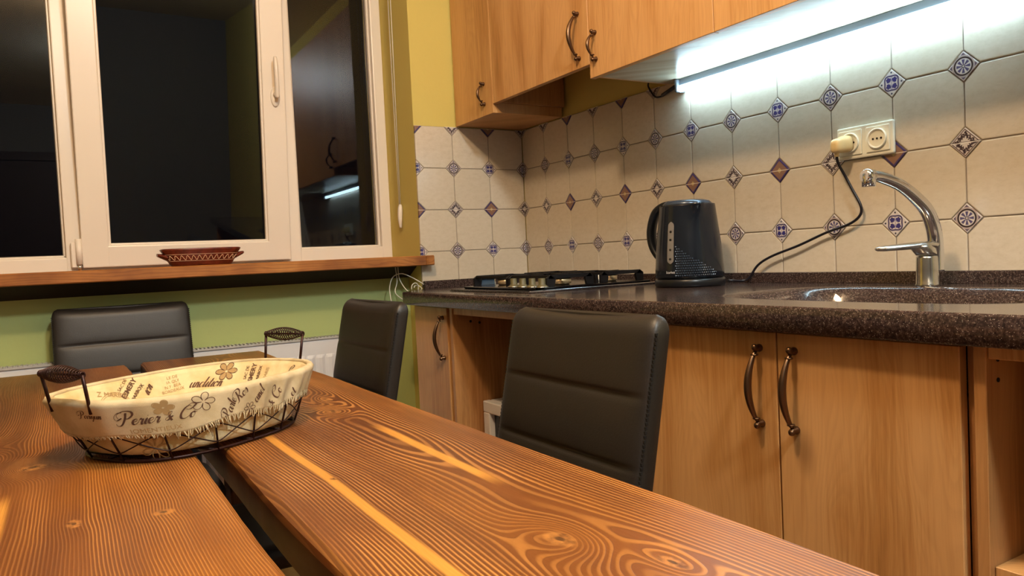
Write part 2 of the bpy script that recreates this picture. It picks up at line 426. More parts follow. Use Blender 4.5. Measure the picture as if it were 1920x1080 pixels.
SCRIPT = {
 'a': (1.1, [[(.8,.9),(.35,1),(.05,.5),(.3,0),(.75,.6),(.85,1),(.8,.3),(.95,0),(1.15,.3)]]),
 'c': (.8, [[(.7,.8),(.4,1),(.05,.5),(.3,0),(.8,.25)]]),
 'd': (1.1, [[(.75,.8),(.35,1),(.05,.5),(.3,0),(.75,.6),(1.0,2.0),(.82,.3),(.95,0),(1.15,.3)]]),
 'e': (.8, [[(.1,.4),(.6,.65),(.55,1),(.2,.85),(.1,.35),(.4,0),(.85,.35)]]),
 'f': (.75, [[(0,.1),(.5,1.2),(.7,2.0),(.5,2.1),(.35,1.2),(.2,-.4),(.05,-.9),(.3,-.5),(.45,.1),(.8,.3)]]),
 'i': (.5, [[(0,.3),(.3,1),(.2,.2),(.35,0),(.6,.3)],[(.33,1.4),(.40,1.5)]]),
 'l': (.5, [[(0,.3),(.5,1.6),(.5,2.1),(.3,1.7),(.2,.3),(.35,0),(.6,.3)]]),
 'm': (1.1, [[(0,.6),(.15,1),(.18,.8),(.1,0),(.2,.6),(.45,1),(.5,.6),(.42,0),(.55,.6),(.8,1),(.88,.4),(.95,0),(1.15,.3)]]),
 'n': (.85, [[(0,.6),(.15,1),(.18,.8),(.1,0),(.2,.6),(.45,1),(.55,.5),(.58,.1),(.7,0),(.9,.3)]]),
 'o': (.8, [[(.5,1),(.1,.7),(.15,.1),(.5,.05),(.65,.6),(.5,1),(.55,.8),(.9,.9)]]),
 'p': (.85, [[(0,.5),(.3,1),(.2,0),(.1,-.9)],[(.2,.5),(.5,1),(.75,.6),(.5,.05),(.2,.2)]]),
 'r': (.7, [[(0,.3),(.2,1.05),(.35,.85),(.55,.9),(.45,.2),(.6,0),(.8,.3)]]),
 's': (.6, [[(0,.1),(.35,1.05),(.55,.5),(.4,0),(.1,.1)]]),
 't': (.55, [[(0,.3),(.4,1.7),(.25,.3),(.4,0),(.65,.3)],[(.05,1.1),(.6,1.2)]]),
 'u': (.95, [[(0,.6),(.15,1),(.1,.3),(.3,0),(.6,.6),(.7,1),(.65,.3),(.8,0),(1,.3)]]),
 'y': (.85, [[(0,.6),(.15,1),(.15,.4),(.4,.2),(.7,1),(.55,-.3),(.2,-.9),(.2,-.3),(.9,.3)]]),
 'P': (1.5, [[(.5,2.2),(.55,1.2),(.3,.1),(-.2,-.1),(-.5,.3)],[(-.3,1.2),(-.6,1.9),(.1,2.5),(1.1,2.4),(1.4,1.8),(1.0,1.2),(.5,1.1)],[(.1,1.3),(-.5,.9),(-.9,1.5),(-.6,2.2),(0,2.3)]]),
 'R': (1.6, [[(.5,2.2),(.55,1.2),(.3,.1),(-.2,-.1)],[(-.3,1.2),(-.6,1.9),(.1,2.5),(1.1,2.4),(1.4,1.8),(1.0,1.2),(.5,1.1),(.9,.9),(1.2,.2),(1.7,.2)]]),
 'C': (1.5, [[(1.3,1.9),(1.0,2.2),(.5,1.8),(.2,.9),(.4,.1),(1.0,0),(1.5,.5)],[(.5,1.8),(1.2,2.5),(1.9,2.2),(1.3,1.5),(.7,1.6)]]),
 'T': (1.2, [[(-.3,1.7),(.2,2.2),(1.4,2.0)],[(.7,2.1),(.6,1),(.2,0),(-.3,.2)]]),
 '&': (1.2, [[(.95,.8),(.4,.1),(.1,.4),(.6,1.0),(.7,1.6),(.4,1.4),(.6,.6),(1.0,0)]]), ' ': (.6, [])}
def put_script(bm, s, xh, fn, wd=.10, shear=.42):
    tot = sum(SCRIPT[c][0] for c in s); x0 = -tot/2
    for c in s:
        adv, strokes = SCRIPT[c]
        for st in strokes:
            P = smoothcurve([(x0+p[0], p[1], 0) for p in st], 5); V = []
            for i, p in enumerate(P):
                d = P[min(i+1, len(P)-1)]-P[max(i-1, 0)]
                if d.length < 1e-6: d = Vector((1, 0, 0))
                d.normalize(); w_ = wd*(.45+.75*abs(min(0, d.y))); nn = Vector((-d.y, d.x, 0))*w_*.5+Vector((.02, .01, 0))
                V.append([bm.verts.new(Vector(fn((q.x+q.y*shear)*xh, q.y*xh))) for q in (p+nn, p-nn)])
            for A_, B_ in zip(V[:-1], V[1:]): bm.faces.new((A_[0], B_[0], B_[1], A_[1]))
        x0 += adv
# ================================================================== THE ROOM
H = 2.62
XL, YB = -4.3, -5.2
b = newbm(); box(b, 0.009, .2, YB-.2, .45, 0, H); wr = struct('wall_right', b, PAINT)
b = newbm()
box(b, -.447, 0.009, .009, .45, 0, H)                       # pier between window and corner
box(b, -2.1, -.447, .009, .45, 2.3, H)
box(b, XL, -2.1, .009, .45, 0, H)
wb = struct('wall_back', b, PAINT)
b = newbm(); box(b, -2.1, -.4475, .12, .45, 0, .981); obj('parapet', b, PAINT_COOL, wb)     # wall under the window, cool light put into its green colour
b = newbm(); box(b, XL-.2, XL, YB-.2, .45, 0, H); struct('wall_left', b, PLAIN)
b = newbm(); box(b, XL-.2, .2, YB-.2, YB, 0, H); struct('wall_front', b, PLAIN)
b = newbm(); box(b, XL-.2, .2, YB-.2, .45, H, H+.1); struct('ceiling', b, CEIL)
b = newbm(); box(b, XL-.2, .2, YB-.2, .45, -.1, -.008); fl = struct('floor', b, GROUT)
b = newbm(); box(b, -2.4, -1.5, YB-.005, YB+.03, 0, 2.1, .004); dr = struct('door_1', b, DOORM)
b = newbm()
for a0, a1, z0, z1 in ((-2.48, -2.4, 0, 2.18), (-1.5, -1.42, 0, 2.18), (-2.4, -1.5, 2.1, 2.18)): box(b, a0, a1, YB, YB+.045, z0, z1, .004)
obj('door_frame', b, DOORM, dr)
b = newbm(); lathe(b, (-1.58, YB+.03, 1.0), [(.025, 0), (.025, .008), (.01, .012), (.01, .04)], 16, 'y'); tube(b, [(-1.58, YB+.07, 1), (-1.70, YB+.07, 1)], .009); obj('door_handle', b, CHROME, dr)
# floor tiles, shared mesh, chequered two colours
FTS = .33
def ftile(name, mat):
    b = newbm(); g = .002; box(b, g, FTS-g, g, FTS-g, -.008, 0, .0015); return mesh_from(name, b, mat)
fm = [ftile('floor_tile', FT1), ftile('floor_tile', FT2)]
for i in range(11):
    for j in range(12):
        x0 = -3.63+i*FTS; y0 = .12-(j+1)*FTS
        if y0 < YB-.1: continue
        o = bpy.data.objects.new('floor_tile', fm[(i*3+j*5) % 4 == 0]); COL.objects.link(o); o.parent = fl; o.location = (x0, y0, 0)
# ------------------------------------------------------------------ wall tiles
T = .15; CH = .031; Z1 = 1.33; ZB = .926; ZT = 1.48
def clip(poly, axis, val, keep_gt):
    out = []
    for i in range(len(poly)):
        a, c = poly[i], poly[(i+1) % len(poly)]
        ia = (a[axis] > val) == keep_gt; ic = (c[axis] > val) == keep_gt
        if ia: out.append(a)
        if ia != ic:
            t = (val-a[axis])/(c[axis]-a[axis]); out.append(tuple(a[k]+(c[k]-a[k])*t for k in (0, 1)))
    return out
def poly_tile(name, poly, mat, depth=.008, bev=.0023, proud=0):
    # outward face is +z local
    b = newbm(); A = [b.verts.new((p[0], p[1], -depth)) for p in poly]; B = [b.verts.new((p[0], p[1], proud)) for p in poly]
    n = len(poly); top = b.faces.new(B); b.faces.new(A[::-1])
    for k in range(n): b.faces.new((A[k], A[(k+1) % n], B[(k+1) % n], B[k]))
    bmesh.ops.bevel(b, geom=list(top.edges), offset=bev, segments=2, affect='EDGES', profile=.6)
    return mesh_from(name, b, mat)
G = .0010
def octa():
    h = T/2-G; c = CH-G*.3
    return [(-h+c, -h), (h-c, -h), (h, -h+c), (h, h-c), (h-c, h), (-h+c, h), (-h, h-c), (-h, -h+c)]
CACHE = {}
def tile_at(parent, wall, i, j, lo, hi, zlo, zhi):
    """i,j: centre in (along wall, z); lo..hi, zlo..zhi limits"""
    poly = octa()
    key = ['t']
    for axis, v, gt in ((0, lo-i, True), (0, hi-i, False), (1, zlo-j, True), (1, zhi-j, False)):
        if (gt and v > -T/2+1e-4) or (not gt and v < T/2-1e-4):
            poly = clip(poly, axis, v, gt); key.append((axis, round(v, 4), gt))
        if len(poly) < 3: return
    k = (tuple(key))
    if k not in CACHE: CACHE[k] = poly_tile('tile', poly, TILE)
    o = bpy.data.objects.new('tile', CACHE[k]); COL.objects.link(o); o.parent = parent; orient(o, wall, i, j)
def inset_at(parent, wall, kind, i, j, lo, hi, zlo, zhi):
    h = CH-.0016; poly = [(-h, 0), (0, -h), (h, 0), (0, h)]; key = [kind]
    for axis, v, gt in ((0, lo-i, True), (0, hi-i, False), (1, zlo-j, True), (1, zhi-j, False)):
        if (gt and v > -h+1e-4) or (not gt and v < h-1e-4):
            poly = clip(poly, axis, v, gt); key.append((axis, round(v, 4), gt))
        if len(poly) < 3: return
    k = tuple(key)
    if k not in CACHE: CACHE[k] = poly_tile('tile_inset', poly, INSET[kind], bev=.001, proud=.0008)
    o = bpy.data.objects.new('tile_inset', CACHE[k]); COL.objects.link(o); o.parent = parent; orient(o, wall, i, j)
def orient(o, wall, i, j):
    if wall == 'R':   # local x -> -Y world, local y -> Z, local z -> -X
        o.matrix_world = Matrix(((0, 0, -1, 0), (-1, 0, 0, -i), (0, 1, 0, j), (0, 0, 0, 1)))
    else:             # back wall: local x -> +X world; outward -Y
        o.matrix_world = Matrix(((1, 0, 0, i), (0, 0, -1, 0), (0, 1, 0, j), (0, 0, 0, 1)))
NR = 17
for r in range(4):
    zc = Z1+T/2-r*T
    for k in range(NR): tile_at(wr, 'R', (k+.5)*T, zc, 0.0, 99, ZB-.01, ZT)
    for k in range(3): tile_at(wb, 'B', -(k+.5)*T, zc, -.447, 0, ZB-.01, ZT)
kinds = [('wreath', 'pyramid'), ('rosette', 'quatrefoil'), ('wreath', 'pyramid'), ('rosette', 'quatrefoil')]
for r in range(4):
    z = ZT-r*T
    for k in range(0, NR): inset_at(wr, 'R', kinds[r][0 if (k % 2 or k == 0) else 1], k*T, z, 0.001, 99, ZB-.01, ZT)
    for k in range(0, 4): inset_at(wb, 'B', kinds[r][0 if k % 2 == 0 else 1], -k*T, z, -.447, -.001, ZB-.01, ZT)
# grout beds
b = newbm(); box(b, .0022, .0095, -NR*T, 0, ZB-.02, ZT); obj('grout_bed', b, GROUT, wr)
b = newbm(); box(b, -.4465, .0, .0022, .0095, ZB-.02, ZT); obj('grout_bed', b, GROUT, wb)
# ------------------------------------------------------------------ window
YW = .265
b = newbm()
for (a0, a1, z0, z1) in ((-.488, -.447, 1.0, 2.31), (-.870, -.798, 1.0, 2.31), (-1.535, -1.463, 1.0, 2.31), (-2.11, -2.03, 1.0, 2.31),
                         (-2.05, -.470, 1.0, 1.062), (-2.05, -.470, 2.25, 2.31)):
    v_ = 0 if z1-z0 > 1 else .0015
    box(b, a0, a1, YW+v_, .34-v_, z0, z1, .004, 2)
for (g0, g1) in ((-.798, -.488), (-2.03, -1.535)):         # glazing beads
    for (a0, a1, z0, z1) in ((g0-.001, g0+.007, 1.062, 2.25), (g1-.007, g1+.001, 1.062, 2.25), (g0, g1, 1.061, 1.069), (g0, g1, 2.242, 2.25)):
        box(b, a0, a1, .285, .305, z0, z1, .002)
win = struct('window_1', b, PVC)
for g0, g1 in ((-.800, -.486), (-2.032, -1.533)):
    b = newbm(); box(b, g0, g1, .302, .310, 1.058, 2.254); lab(obj('pane', b, GLASS, win), 'fixed dark window pane')
    b = newbm()
    for (a0, a1, z0, z1) in ((g0+.006, g0+.011, 1.066, 2.245), (g1-.011, g1-.006, 1.066, 2.245), (g0+.01, g1-.01, 1.066, 1.071), (g0+.01, g1-.01, 2.24, 2.245)):
        box(b, a0, a1, .2985, .3015, z0, z1)
    obj('glazing_seal', b, PVC2, win)
# tilted sash: rotate about its bottom inner edge
S0, S1, SB, ST = -1.492, -.842, 1.028, 2.272
tilt = Matrix.Translation((0, YW, SB)) @ Matrix.Rotation(radians(4.6), 4, 'X') @ Matrix.Translation((0, -YW, -SB))
def tb(b):
    for v in b.verts: v.co = tilt @ v.co
    return b
b = newbm()
for (a0, a1, z0, z1) in ((S0, S0+.076, SB, ST), (S1-.078, S1, SB, ST), (S0+.07, S1-.07, SB, SB+.068), (S0+.07, S1-.07, ST-.068, ST)):
    box(b, a0, a1, .243, .262, z0, z1, .004, 2); box(b, a0+.008, a1-.008, .26, .295, z0+.008, z1-.008)
for (a0, a1, z0, z1) in ((S0+.074, S0+.083, SB+.066, ST-.066), (S1-.085, S1-.076, SB+.066, ST-.066), (S0+.08, S1-.08, SB+.066, SB+.075), (S0+.08, S1-.08, ST-.075, ST-.066)):
    box(b, a0, a1, .250, .268, z0, z1, .003, 2)
sash = lab(obj('sash', tb(b), PVC, win), 'white opening sash tilted inward')
b = newbm(); box(b, S0+.07, S1-.07, .270, .278, SB+.06, ST-.06); obj('pane', tb(b), GLASS, sash)
b = newbm()
hx, hz = -.878, 1.595
lathe(b, (0, 0, 0), [(.0, 0), (.016, 0), (.016, .004), (.014, .007), (0, .0075)], 20, 'y')
for v in b.verts: v.co = Vector((v.co.x+hx, .243-abs(v.co.y), v.co.z*2.2+hz))
tube(b, [(hx, .24, hz+.006), (hx, .212, hz+.006)], .009, 12)
tube(b, smoothcurve([(hx, .214, hz-.006), (hx-.001, .208, hz+.03), (hx-.002, .206, hz+.08), (hx-.003, .212, hz+.13)], 5), [.010]*8+[.0095]*5+[.009, .008, .006], 12, scale=(1, .8))
obj('handle', tb(b), PVC, sash)
b = newbm(); tube(b, [(S0-.008, .243, SB+.01), (S0-.008, .243, SB+.09)], .009, 14); box(b, S0-.03, S0-.012, .245, .262, SB+.0, SB+.08, .003)
obj('hinge', b, PVC, sash)
b = newbm(); tube(b, [(S0-.008, .243, SB-.008), (S0-.008, .243, SB+.01)], .006, 12); obj('hinge_pin', b, CHROME, sash)
# window sill and batten
b = newbm(); box(b, -2.12, -.449, -.05, .266, .982, 1.017, .003); box(b, -.4495, -.418, -.05, -.0015, .982, 1.017, .003)
sill = tag(obj('window_sill', b, SILL), 'long orange-brown stained pine window sill under the dark window', 'window sill')
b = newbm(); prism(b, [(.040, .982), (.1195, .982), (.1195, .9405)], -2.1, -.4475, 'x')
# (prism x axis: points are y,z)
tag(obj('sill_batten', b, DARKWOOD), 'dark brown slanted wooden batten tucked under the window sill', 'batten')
# roller blind with its chain (blind itself above the frame)
bl = thing('roller_blind', 'roller blind with thin white bead chain hanging beside the right window frame', 'blind', (-.47, .15, 2.18))
b = newbm(); tube(b, [(-2.0, .2, 2.24), (-.46, .2, 2.24)], .022, 16); obj('roller', b, BLIND, bl)
b = newbm(); box(b, -.475, -.4475, .12, .26, 2.20, 2.30, .004); obj('bracket', b, PVC, bl)
b = newbm()
for yy, x_ in ((.128, -.457), (.158, -.455)):
    tube(b, [(x_, yy, 2.23), (x_, yy+.004, 1.8), (x_-.002, (yy+.143)/2+.002, 1.20)], .0013, 6)
    for k in range(0, 230):
        t = k/229; zz = 2.22-t*1.02; q = yy+(t*((.143-yy)/2+.004) if t > .0 else 0)
        bmesh.ops.create_icosphere(b, subdivisions=1, radius=.0021, matrix=Matrix.Translation((x_-.001*t, q, zz)))
ch = obj('bead_chain', b, CABLEW, bl)
b = newbm(); tube(b, smoothcurve([(-.457, .142, 1.212), (-.460, .139, 1.19), (-.462, .139, 1.155), (-.459, .144, 1.125)], 4), [.004, .006, .0075, .0085, .009, .009, .009, .0085, .008, .007, .006, .005, .004], 10); obj('chain_weight', b, PVC, bl)
# ------------------------------------------------------------------ radiator in the niche
RX0, RX1, RZ0, RZ1 = -1.98, -.64, .20, .752
ra = thing('radiator', 'white panel radiator with vertical ribs below the window sill', 'radiator', (-1.3, .085, RZ0))
b = newbm()
def radf(u, v):
    x = RX0+(RX1-RX0)*u; z = RZ0+(RZ1-RZ0)*v
    m = min(1, max(0, (RZ1-.055-z)/.012))*min(1, max(0, (z-RZ0-.03)/.012))
    g = (x*30) % 1; d = .0 if g < .28 else (.006 if .36 < g < .92 else .003)
    return (x, .066-d*m+0, z)
n1 = int((RX1-RX0)*30*6)
V = grid(b, n1, 14, lambda u, v: radf(u, [0, .05, .06, .075, .08, .2, .4, .6, .8, .86, .88, .9, .915, .96, 1][int(round(v*14))]), smooth=False)
obj('front_panel', b, RADW, ra)
b = newbm(); box(b, RX0, RX1, .104, .110, RZ0, RZ1-.005, .002); obj('back_panel', b, RADW, ra)
b = newbm()
box(b, RX0-.002, RX0+.012, .062, .111, RZ0, RZ1, .002); obj('side_cover', b, RADW, ra)
b = newbm(); box(b, RX1-.012, RX1+.002, .062, .111, RZ0, RZ1, .002); obj('side_cover', b, RADW, ra)
b = newbm()
for k in range(int((RX1-RX0)/.012)):
    x = RX0+.012+k*.012
    if x < RX1-.012: box(b, x, x+.006, .064, .109, RZ1-.004, RZ1+.004)
box(b, RX0+.01, RX1-.01, .0615, .0655, RZ1-.004, RZ1+.002); box(b, RX0+.01, RX1-.01, .107, .110, RZ1-.004, RZ1+.002)
g_ = obj('top_grille', b, RADG, ra); g_['kind'] = 'stuff'
b = newbm()
for x in (-1.8, -.85): b = newbm(); box(b, x, x+.03, .1105, .1195, .3, .68); obj('wall_bracket', b, RADW, ra)
b = newbm()
tube(b, [(RX1-.03, .085, RZ0+.03), (RX1-.03, .085, .0)], .009, 10); obj('pipe', b, RADW, ra); b = newbm(); tube(b, [(RX1-.08, .085, RZ0+.01), (RX1-.08, .085, .0)], .009, 10)
obj('pipe', b, RADW, ra)
# loose white cables under the sill
cb = thing('loose_cable', 'thin white cables looping from under the sill behind the countertop end', 'cable', (-.5, .03, .95))
for pts in ([(-.530, .045, .981), (-.528, .04, .93), (-.545, .02, .89), (-.51, .02, .86)],
            [(-.520, .045, .981), (-.521, .035, .94), (-.512, .01, .905), (-.495, -.02, .875), (-.49, -.03, .84)],
            [(-.560, .02, .85), (-.562, .03, .905), (-.548, .03, .945), (-.52, .02, .957), (-.49, .01, .945), (-.462, -.008, .925), (-.4475, -.008, .915)],
            [(-.50, -.02, .90), (-.497, -.02, .915), (-.485, -.02, .922), (-.473, -.015, .915), (-.47, -.01, .90), (-.478, -.01, .88)],
            [(-.488, -.015, .905), (-.482, -.01, .912), (-.47, -.01, .912), (-.458, -.012, .902), (-.456, -.015, .88)]):
    b = newbm(); tube(b, smoothcurve(pts, 6), .0018, 6); obj('cable_loop', b, CABLEW, cb)
# ================================================================== KITCHEN RUN
# ------------------------------------------------------------------ countertop with moulded sink
XF = -.602; YE = -2.75; ZC = .90; THK = .041
SKX, SKY, SA, SBB = -.308, -1.68, .183, .29
def sdepth(x, y):
    q = ((abs((x-SKX)/SA))**3.6+(abs((y-SKY)/SBB))**3.6)**(1/3.6)      # bowl
    d = 0
    if q < 1.0: t = min(1, (1.0-q)/.38); d = .15*(t*t*(3-2*t))
    return d
def ctop(x, y): return (x, y, ZC-sdepth(x, y))
ct = thing('countertop', 'speckled dark brown granite countertop with a moulded sink along the tiled wall', 'countertop', (-.3, -1.4, ZC-THK))
b = newbm(); bs = newbm()
hx0, hx1, hy0, hy1 = -.50, -.08, -.80, -.38
nx = 96; xs = [XF+(0-XF)*i/nx for i in range(nx+1)]
ys = [-.19-(i)*.0125 for i in range(int((2.75-.19)/.0125)+1)]
vv = {}; vs2 = {}
for i in range(nx):
    for j in range(len(ys)-1):
        c = [(xs[i], ys[j]), (xs[i+1], ys[j]), (xs[i+1], ys[j+1]), (xs[i], ys[j+1])]
        dd = [sdepth(*p) for p in c]; deep = min(dd) > .012
        B, D = (bs, vs2) if deep else (b, vv)
        quad = []
        for p in c:
            k = (round(p[0], 5), round(p[1], 5))
            if k not in D: D[k] = B.verts.new(ctop(*p))
            quad.append(D[k])
        f = B.faces.new(quad); f.smooth = True
# rear-left portion up to the corner wall, with the left end cut on the slant
A = [(-.446, -.0005), (0, -.0005), (0, -.19), (XF, -.19)]
vA = [b.verts.new((p[0], p[1], ZC)) for p in A]; b.faces.new(vA)
# front and end faces
def wallstrip(p0, p1):
    v = [b.verts.new((p0[0], p0[1], ZC)), b.verts.new((p1[0], p1[1], ZC)), b.verts.new((p1[0], p1[1], ZC-THK)), b.verts.new((p0[0], p0[1], ZC-THK))]
    b.faces.new(v)
# slightly eased front nosing
pf = [(XF, ZC), (XF-.0025, ZC-.0012), (XF-.004, ZC-.004), (XF-.004, ZC-THK+.003), (XF-.001, ZC-THK)]
for (p0, p1) in zip(pf[:-1], pf[1:]):
    f = b.faces.new([b.verts.new((p0[0], -.19, p0[1])), b.verts.new((p0[0], YE, p0[1])), b.verts.new((p1[0], YE, p1[1])), b.verts.new((p1[0], -.19, p1[1]))]); f.smooth = True
wallstrip((XF, -.19), (-.446, -.0005)); wallstrip((0, YE), (XF, YE))
v = [b.verts.new((p[0], p[1], ZC-THK)) for p in ((XF, -.19), (-.446, -.0005), (0, -.0005), (0, YE), (XF, YE))]; b.faces.new(v)
bmesh.ops.remove_doubles(b, verts=b.verts, dist=1e-5)
obj('worktop', b, GRANITE, ct)
lab(obj('sink_bowl', bs, GRANITE, ct, fix=False), 'moulded granite sink bowl')
b = newbm(); box(b, -.020, -.0005, YE, -.001, ZC-.001, .926, .002, 2); obj('upstand', b, GRANITE, ct)
b = newbm(); box(b, -.4465, -.020, -.018, -.0005, ZC-.001, .926, .002, 2); obj('upstand', b, GRANITE, ct)
# ------------------------------------------------------------------ handles (bow handle), local: mounted on plane x=0, projecting -x
def bow_handle(bm, y, z0, z1, xf, r=.0055, out=.026):
    r *= .68; out *= .85; L = z1-z0; n = 22; pts = []; rr = []
    for k in range(n+1):
        t = k/n; s = sin(pi*t)
        pts.append((xf-.010-out*s**.8, y, z0+.012+(L-.024)*t)); rr.append(r*(.55+.75*s))
    tube(bm, pts, rr, 10, scale=(1, 1.25))
    for zz, sg in ((z0+.008, -1), (z1-.008, 1)):
        lathe(bm, (xf, y, zz), [(.0062, 0), (.0066, -.003), (.0048, -.006), (.0050, -.012), (.003, -.016)], 14, 'x')
        bmesh.ops.create_uvsphere(bm, u_segments=12, v_segments=8, radius=.0055, matrix=Matrix.Translation((xf-.013, y, zz+sg*.002)))
        lathe(bm, (xf-.014, y, zz-sg*.010), [(.0, -.0014), (.0058, -.0014), (.0065, 0), (.0058, .0014), (0, .0014)], 14, 'z')
    for f in bm.faces: f.smooth = True
    return bm
DF = -.580; DB = -.562     # base door faces
def panel(bm, x0, x1, y0, y1, z0, z1, bev=.001): return box(bm, x0, x1, min(y0, y1), max(y0, y1), z0, z1, bev)
ZCB = ZC-THK
# narrow base cabinet
c1 = thing('base_cabinet', 'narrow oak base cabinet with one door below the left end of the worktop', 'cabinet', (-.3, -.34, .10))
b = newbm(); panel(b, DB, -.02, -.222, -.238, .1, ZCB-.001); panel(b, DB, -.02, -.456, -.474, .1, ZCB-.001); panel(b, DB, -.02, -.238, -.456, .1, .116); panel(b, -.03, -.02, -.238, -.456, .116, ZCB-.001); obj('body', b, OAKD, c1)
b = newbm(); panel(b, DF, DB-.001, -.222, -.4555, .105, ZCB-.004, .0012); d = obj('door', b, OAK, c1)
b = newbm(); bow_handle(b, -.43, .696, .833, DF); obj('handle', b, BRASS, d)
b = newbm(); panel(b, -.53, -.1, -.23, -.47, 0, .0995); obj('plinth', b, OAKD, c1)
# open compartment frame between the cabinets
oc = thing('open_unit', 'open oak niche unit under the worktop holding a white appliance', 'cabinet', (-.3, -.8, .1))
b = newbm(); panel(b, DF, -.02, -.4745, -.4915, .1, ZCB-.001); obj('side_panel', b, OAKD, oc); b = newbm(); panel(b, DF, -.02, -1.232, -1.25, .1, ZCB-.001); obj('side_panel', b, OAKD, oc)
b = newbm(); panel(b, DF+.004, DF+.02, -.492, -1.2315, ZCB-.022, ZCB-.001); obj('top_rail', b, OAK, oc)
b = newbm(); panel(b, DF+.006, -.02, -.492, -1.2315, .1, .118); obj('bottom_panel', b, OAKD, oc)
b = newbm(); panel(b, -.03, -.02, -.492, -1.2315, .119, ZCB-.002); obj('back_panel', b, OAKD, oc)
for xx, zz in ((-.52, .812), (-.49, .806)):
    b = newbm(); lathe(b, (xx, -.4917, zz), [(.004, 0), (.004, -.001)], 10, 'y'); obj('screw_cap', b, HOLE, oc)
b = newbm(); panel(b, -.53, -.1, -.4745, -1.25, 0, .0995); obj('plinth', b, OAKD, oc)
# white appliance inside
ap = thing('white_appliance', 'white box-shaped appliance with dark front window inside the open niche', 'appliance', (-.28, -.75, .118))
b = newbm(); z0, z1, y0, y1 = .1185, .572, -.497, -1.05; box(b, -.47, -.08, y1, y0, z0, z1, .004, 2); obj('body', b, WHITE, ap)
b = newbm()
for a, c, e, g in ((y1, y0, z1-.034, z1), (y1, y0, z0, z0+.05), (y0-.036, y0, z0+.05, z1-.034), (y1, y1+.036, z0+.05, z1-.034)): box(b, -.495, -.471, a, c, e, g, .003, 2)
obj('front_frame', b, WHITE, ap)
b = newbm(); box(b, -.478, -.4715, y1+.037, y0-.037, z0+.051, z1-.035); obj('front_window', b, HOBBLACK, ap)
# sink cabinet
c2 = thing('base_cabinet', 'wide oak base cabinet with two doors and long bow handles below the sink', 'cabinet', (-.3, -1.6, .10))
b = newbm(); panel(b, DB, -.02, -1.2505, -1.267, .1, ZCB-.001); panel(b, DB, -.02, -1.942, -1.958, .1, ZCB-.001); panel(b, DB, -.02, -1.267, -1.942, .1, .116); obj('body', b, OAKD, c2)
b = newbm(); panel(b, DF, DB-.001, -1.2515, -1.6535, .105, ZCB-.004, .0012); d = obj('door', b, OAK, c2)
b = newbm(); bow_handle(b, -1.622, .695, .836, DF, .0065); obj('handle', b, BRASS, d)
b = newbm(); panel(b, DF, DB-.001, -1.6565, -1.942, .105, ZCB-.004, .0012); d = obj('door', b, OAK, c2)
b = newbm(); bow_handle(b, -1.690, .695, .836, DF, .0065); obj('handle', b, BRASS, d)
b = newbm(); panel(b, -.53, -.1, -1.2505, -1.958, 0, .0995); obj('plinth', b, OAKD, c2)
# open unit at the right edge of the picture
c3 = thing('open_unit', 'open oak unit with a shelf right of the sink cabinet', 'cabinet', (-.3, -2.3, .1))
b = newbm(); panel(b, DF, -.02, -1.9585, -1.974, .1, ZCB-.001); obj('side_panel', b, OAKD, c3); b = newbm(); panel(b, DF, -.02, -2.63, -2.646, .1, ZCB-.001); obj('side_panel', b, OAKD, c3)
b = newbm(); panel(b, DF+.004, DF+.02, -1.9745, -2.6295, ZCB-.018, ZCB-.001); obj('top_rail', b, OAK, c3)
b = newbm(); panel(b, DF+.006, -.02, -1.9745, -2.6295, .1, .118); obj('bottom_panel', b, OAKD, c3)
b = newbm(); panel(b, -.03, -.02, -1.9745, -2.6295, .119, ZCB-.002); obj('back_panel', b, OAKD, c3)
b = newbm(); panel(b, DF+.01, -.031, -1.9745, -2.6295, .562, .577); obj('shelf', b, OAK, c3)
for zz in (.838, .812):
    b = newbm(); lathe(b, (-.553, -1.9742, zz), [(.003, 0), (.003, -.0012)], 10, 'y'); obj('peg_hole', b, HOLE, c3)
b = newbm(); panel(b, -.53, -.1, -1.9585, -2.646, 0, .0995); obj('plinth', b, OAKD, c3)
# ------------------------------------------------------------------ wall cabinets
UF = -.282; UB = -.264; TOP = 2.25
u1 = thing('wall_cabinet', 'oak wall cabinet in the corner with a small handle, hanging lowest', 'cabinet', (-.14, -.14, 1.48))
b = newbm(); panel(b, UB, -.001, -.001, -.017, 1.482, TOP); panel(b, UB, -.001, -.26, -.276, 1.482, TOP); panel(b, UB, -.001, -.017, -.26, 1.482, 1.498); panel(b, UB, -.001, -.017, -.26, TOP-.016, TOP); obj('body', b, OAK, u1)
b = newbm(); panel(b, UF, UB-.0005, -.001, -.2765, 1.481, TOP, .001); d = obj('door', b, OAK, u1)
b = newbm(); bow_handle(b, -.222, 1.512, 1.596, UF, .0042, .02); obj('handle', b, BRASS, d)
u2 = thing('wall_cabinet', 'oak hood cabinet with a tall door and long handle beside the corner wall cabinet', 'cabinet', (-.14, -.54, 1.51))
b = newbm(); panel(b, UB, -.001, -.2775, -.294, 1.514, TOP); obj('side_panel', b, OAKD, u2); b = newbm(); panel(b, UB, -.001, -.795, -.8105, 1.514, TOP); obj('side_panel', b, OAKD, u2)
b = newbm(); panel(b, UB, -.001, -.2945, -.7945, 1.72, 1.736); obj('shelf', b, OAKD, u2); b = newbm(); panel(b, UB, -.001, -.2945, -.7945, TOP-.016, TOP); obj('shelf', b, OAKD, u2)
b = newbm(); panel(b, UF, UB-.0005, -.278, -.811, 1.511, TOP, .001); d = obj('door', b, OAK, u2)
b = newbm(); bow_handle(b, -.768, 1.530, 1.668, UF, .0062, .03); obj('handle', b, BRASS, d)
u3 = thing('wall_cabinet', 'oak wall cabinet with two doors above the LED light, small bow handle at its left', 'cabinet', (-.14, -1.26, 1.475))
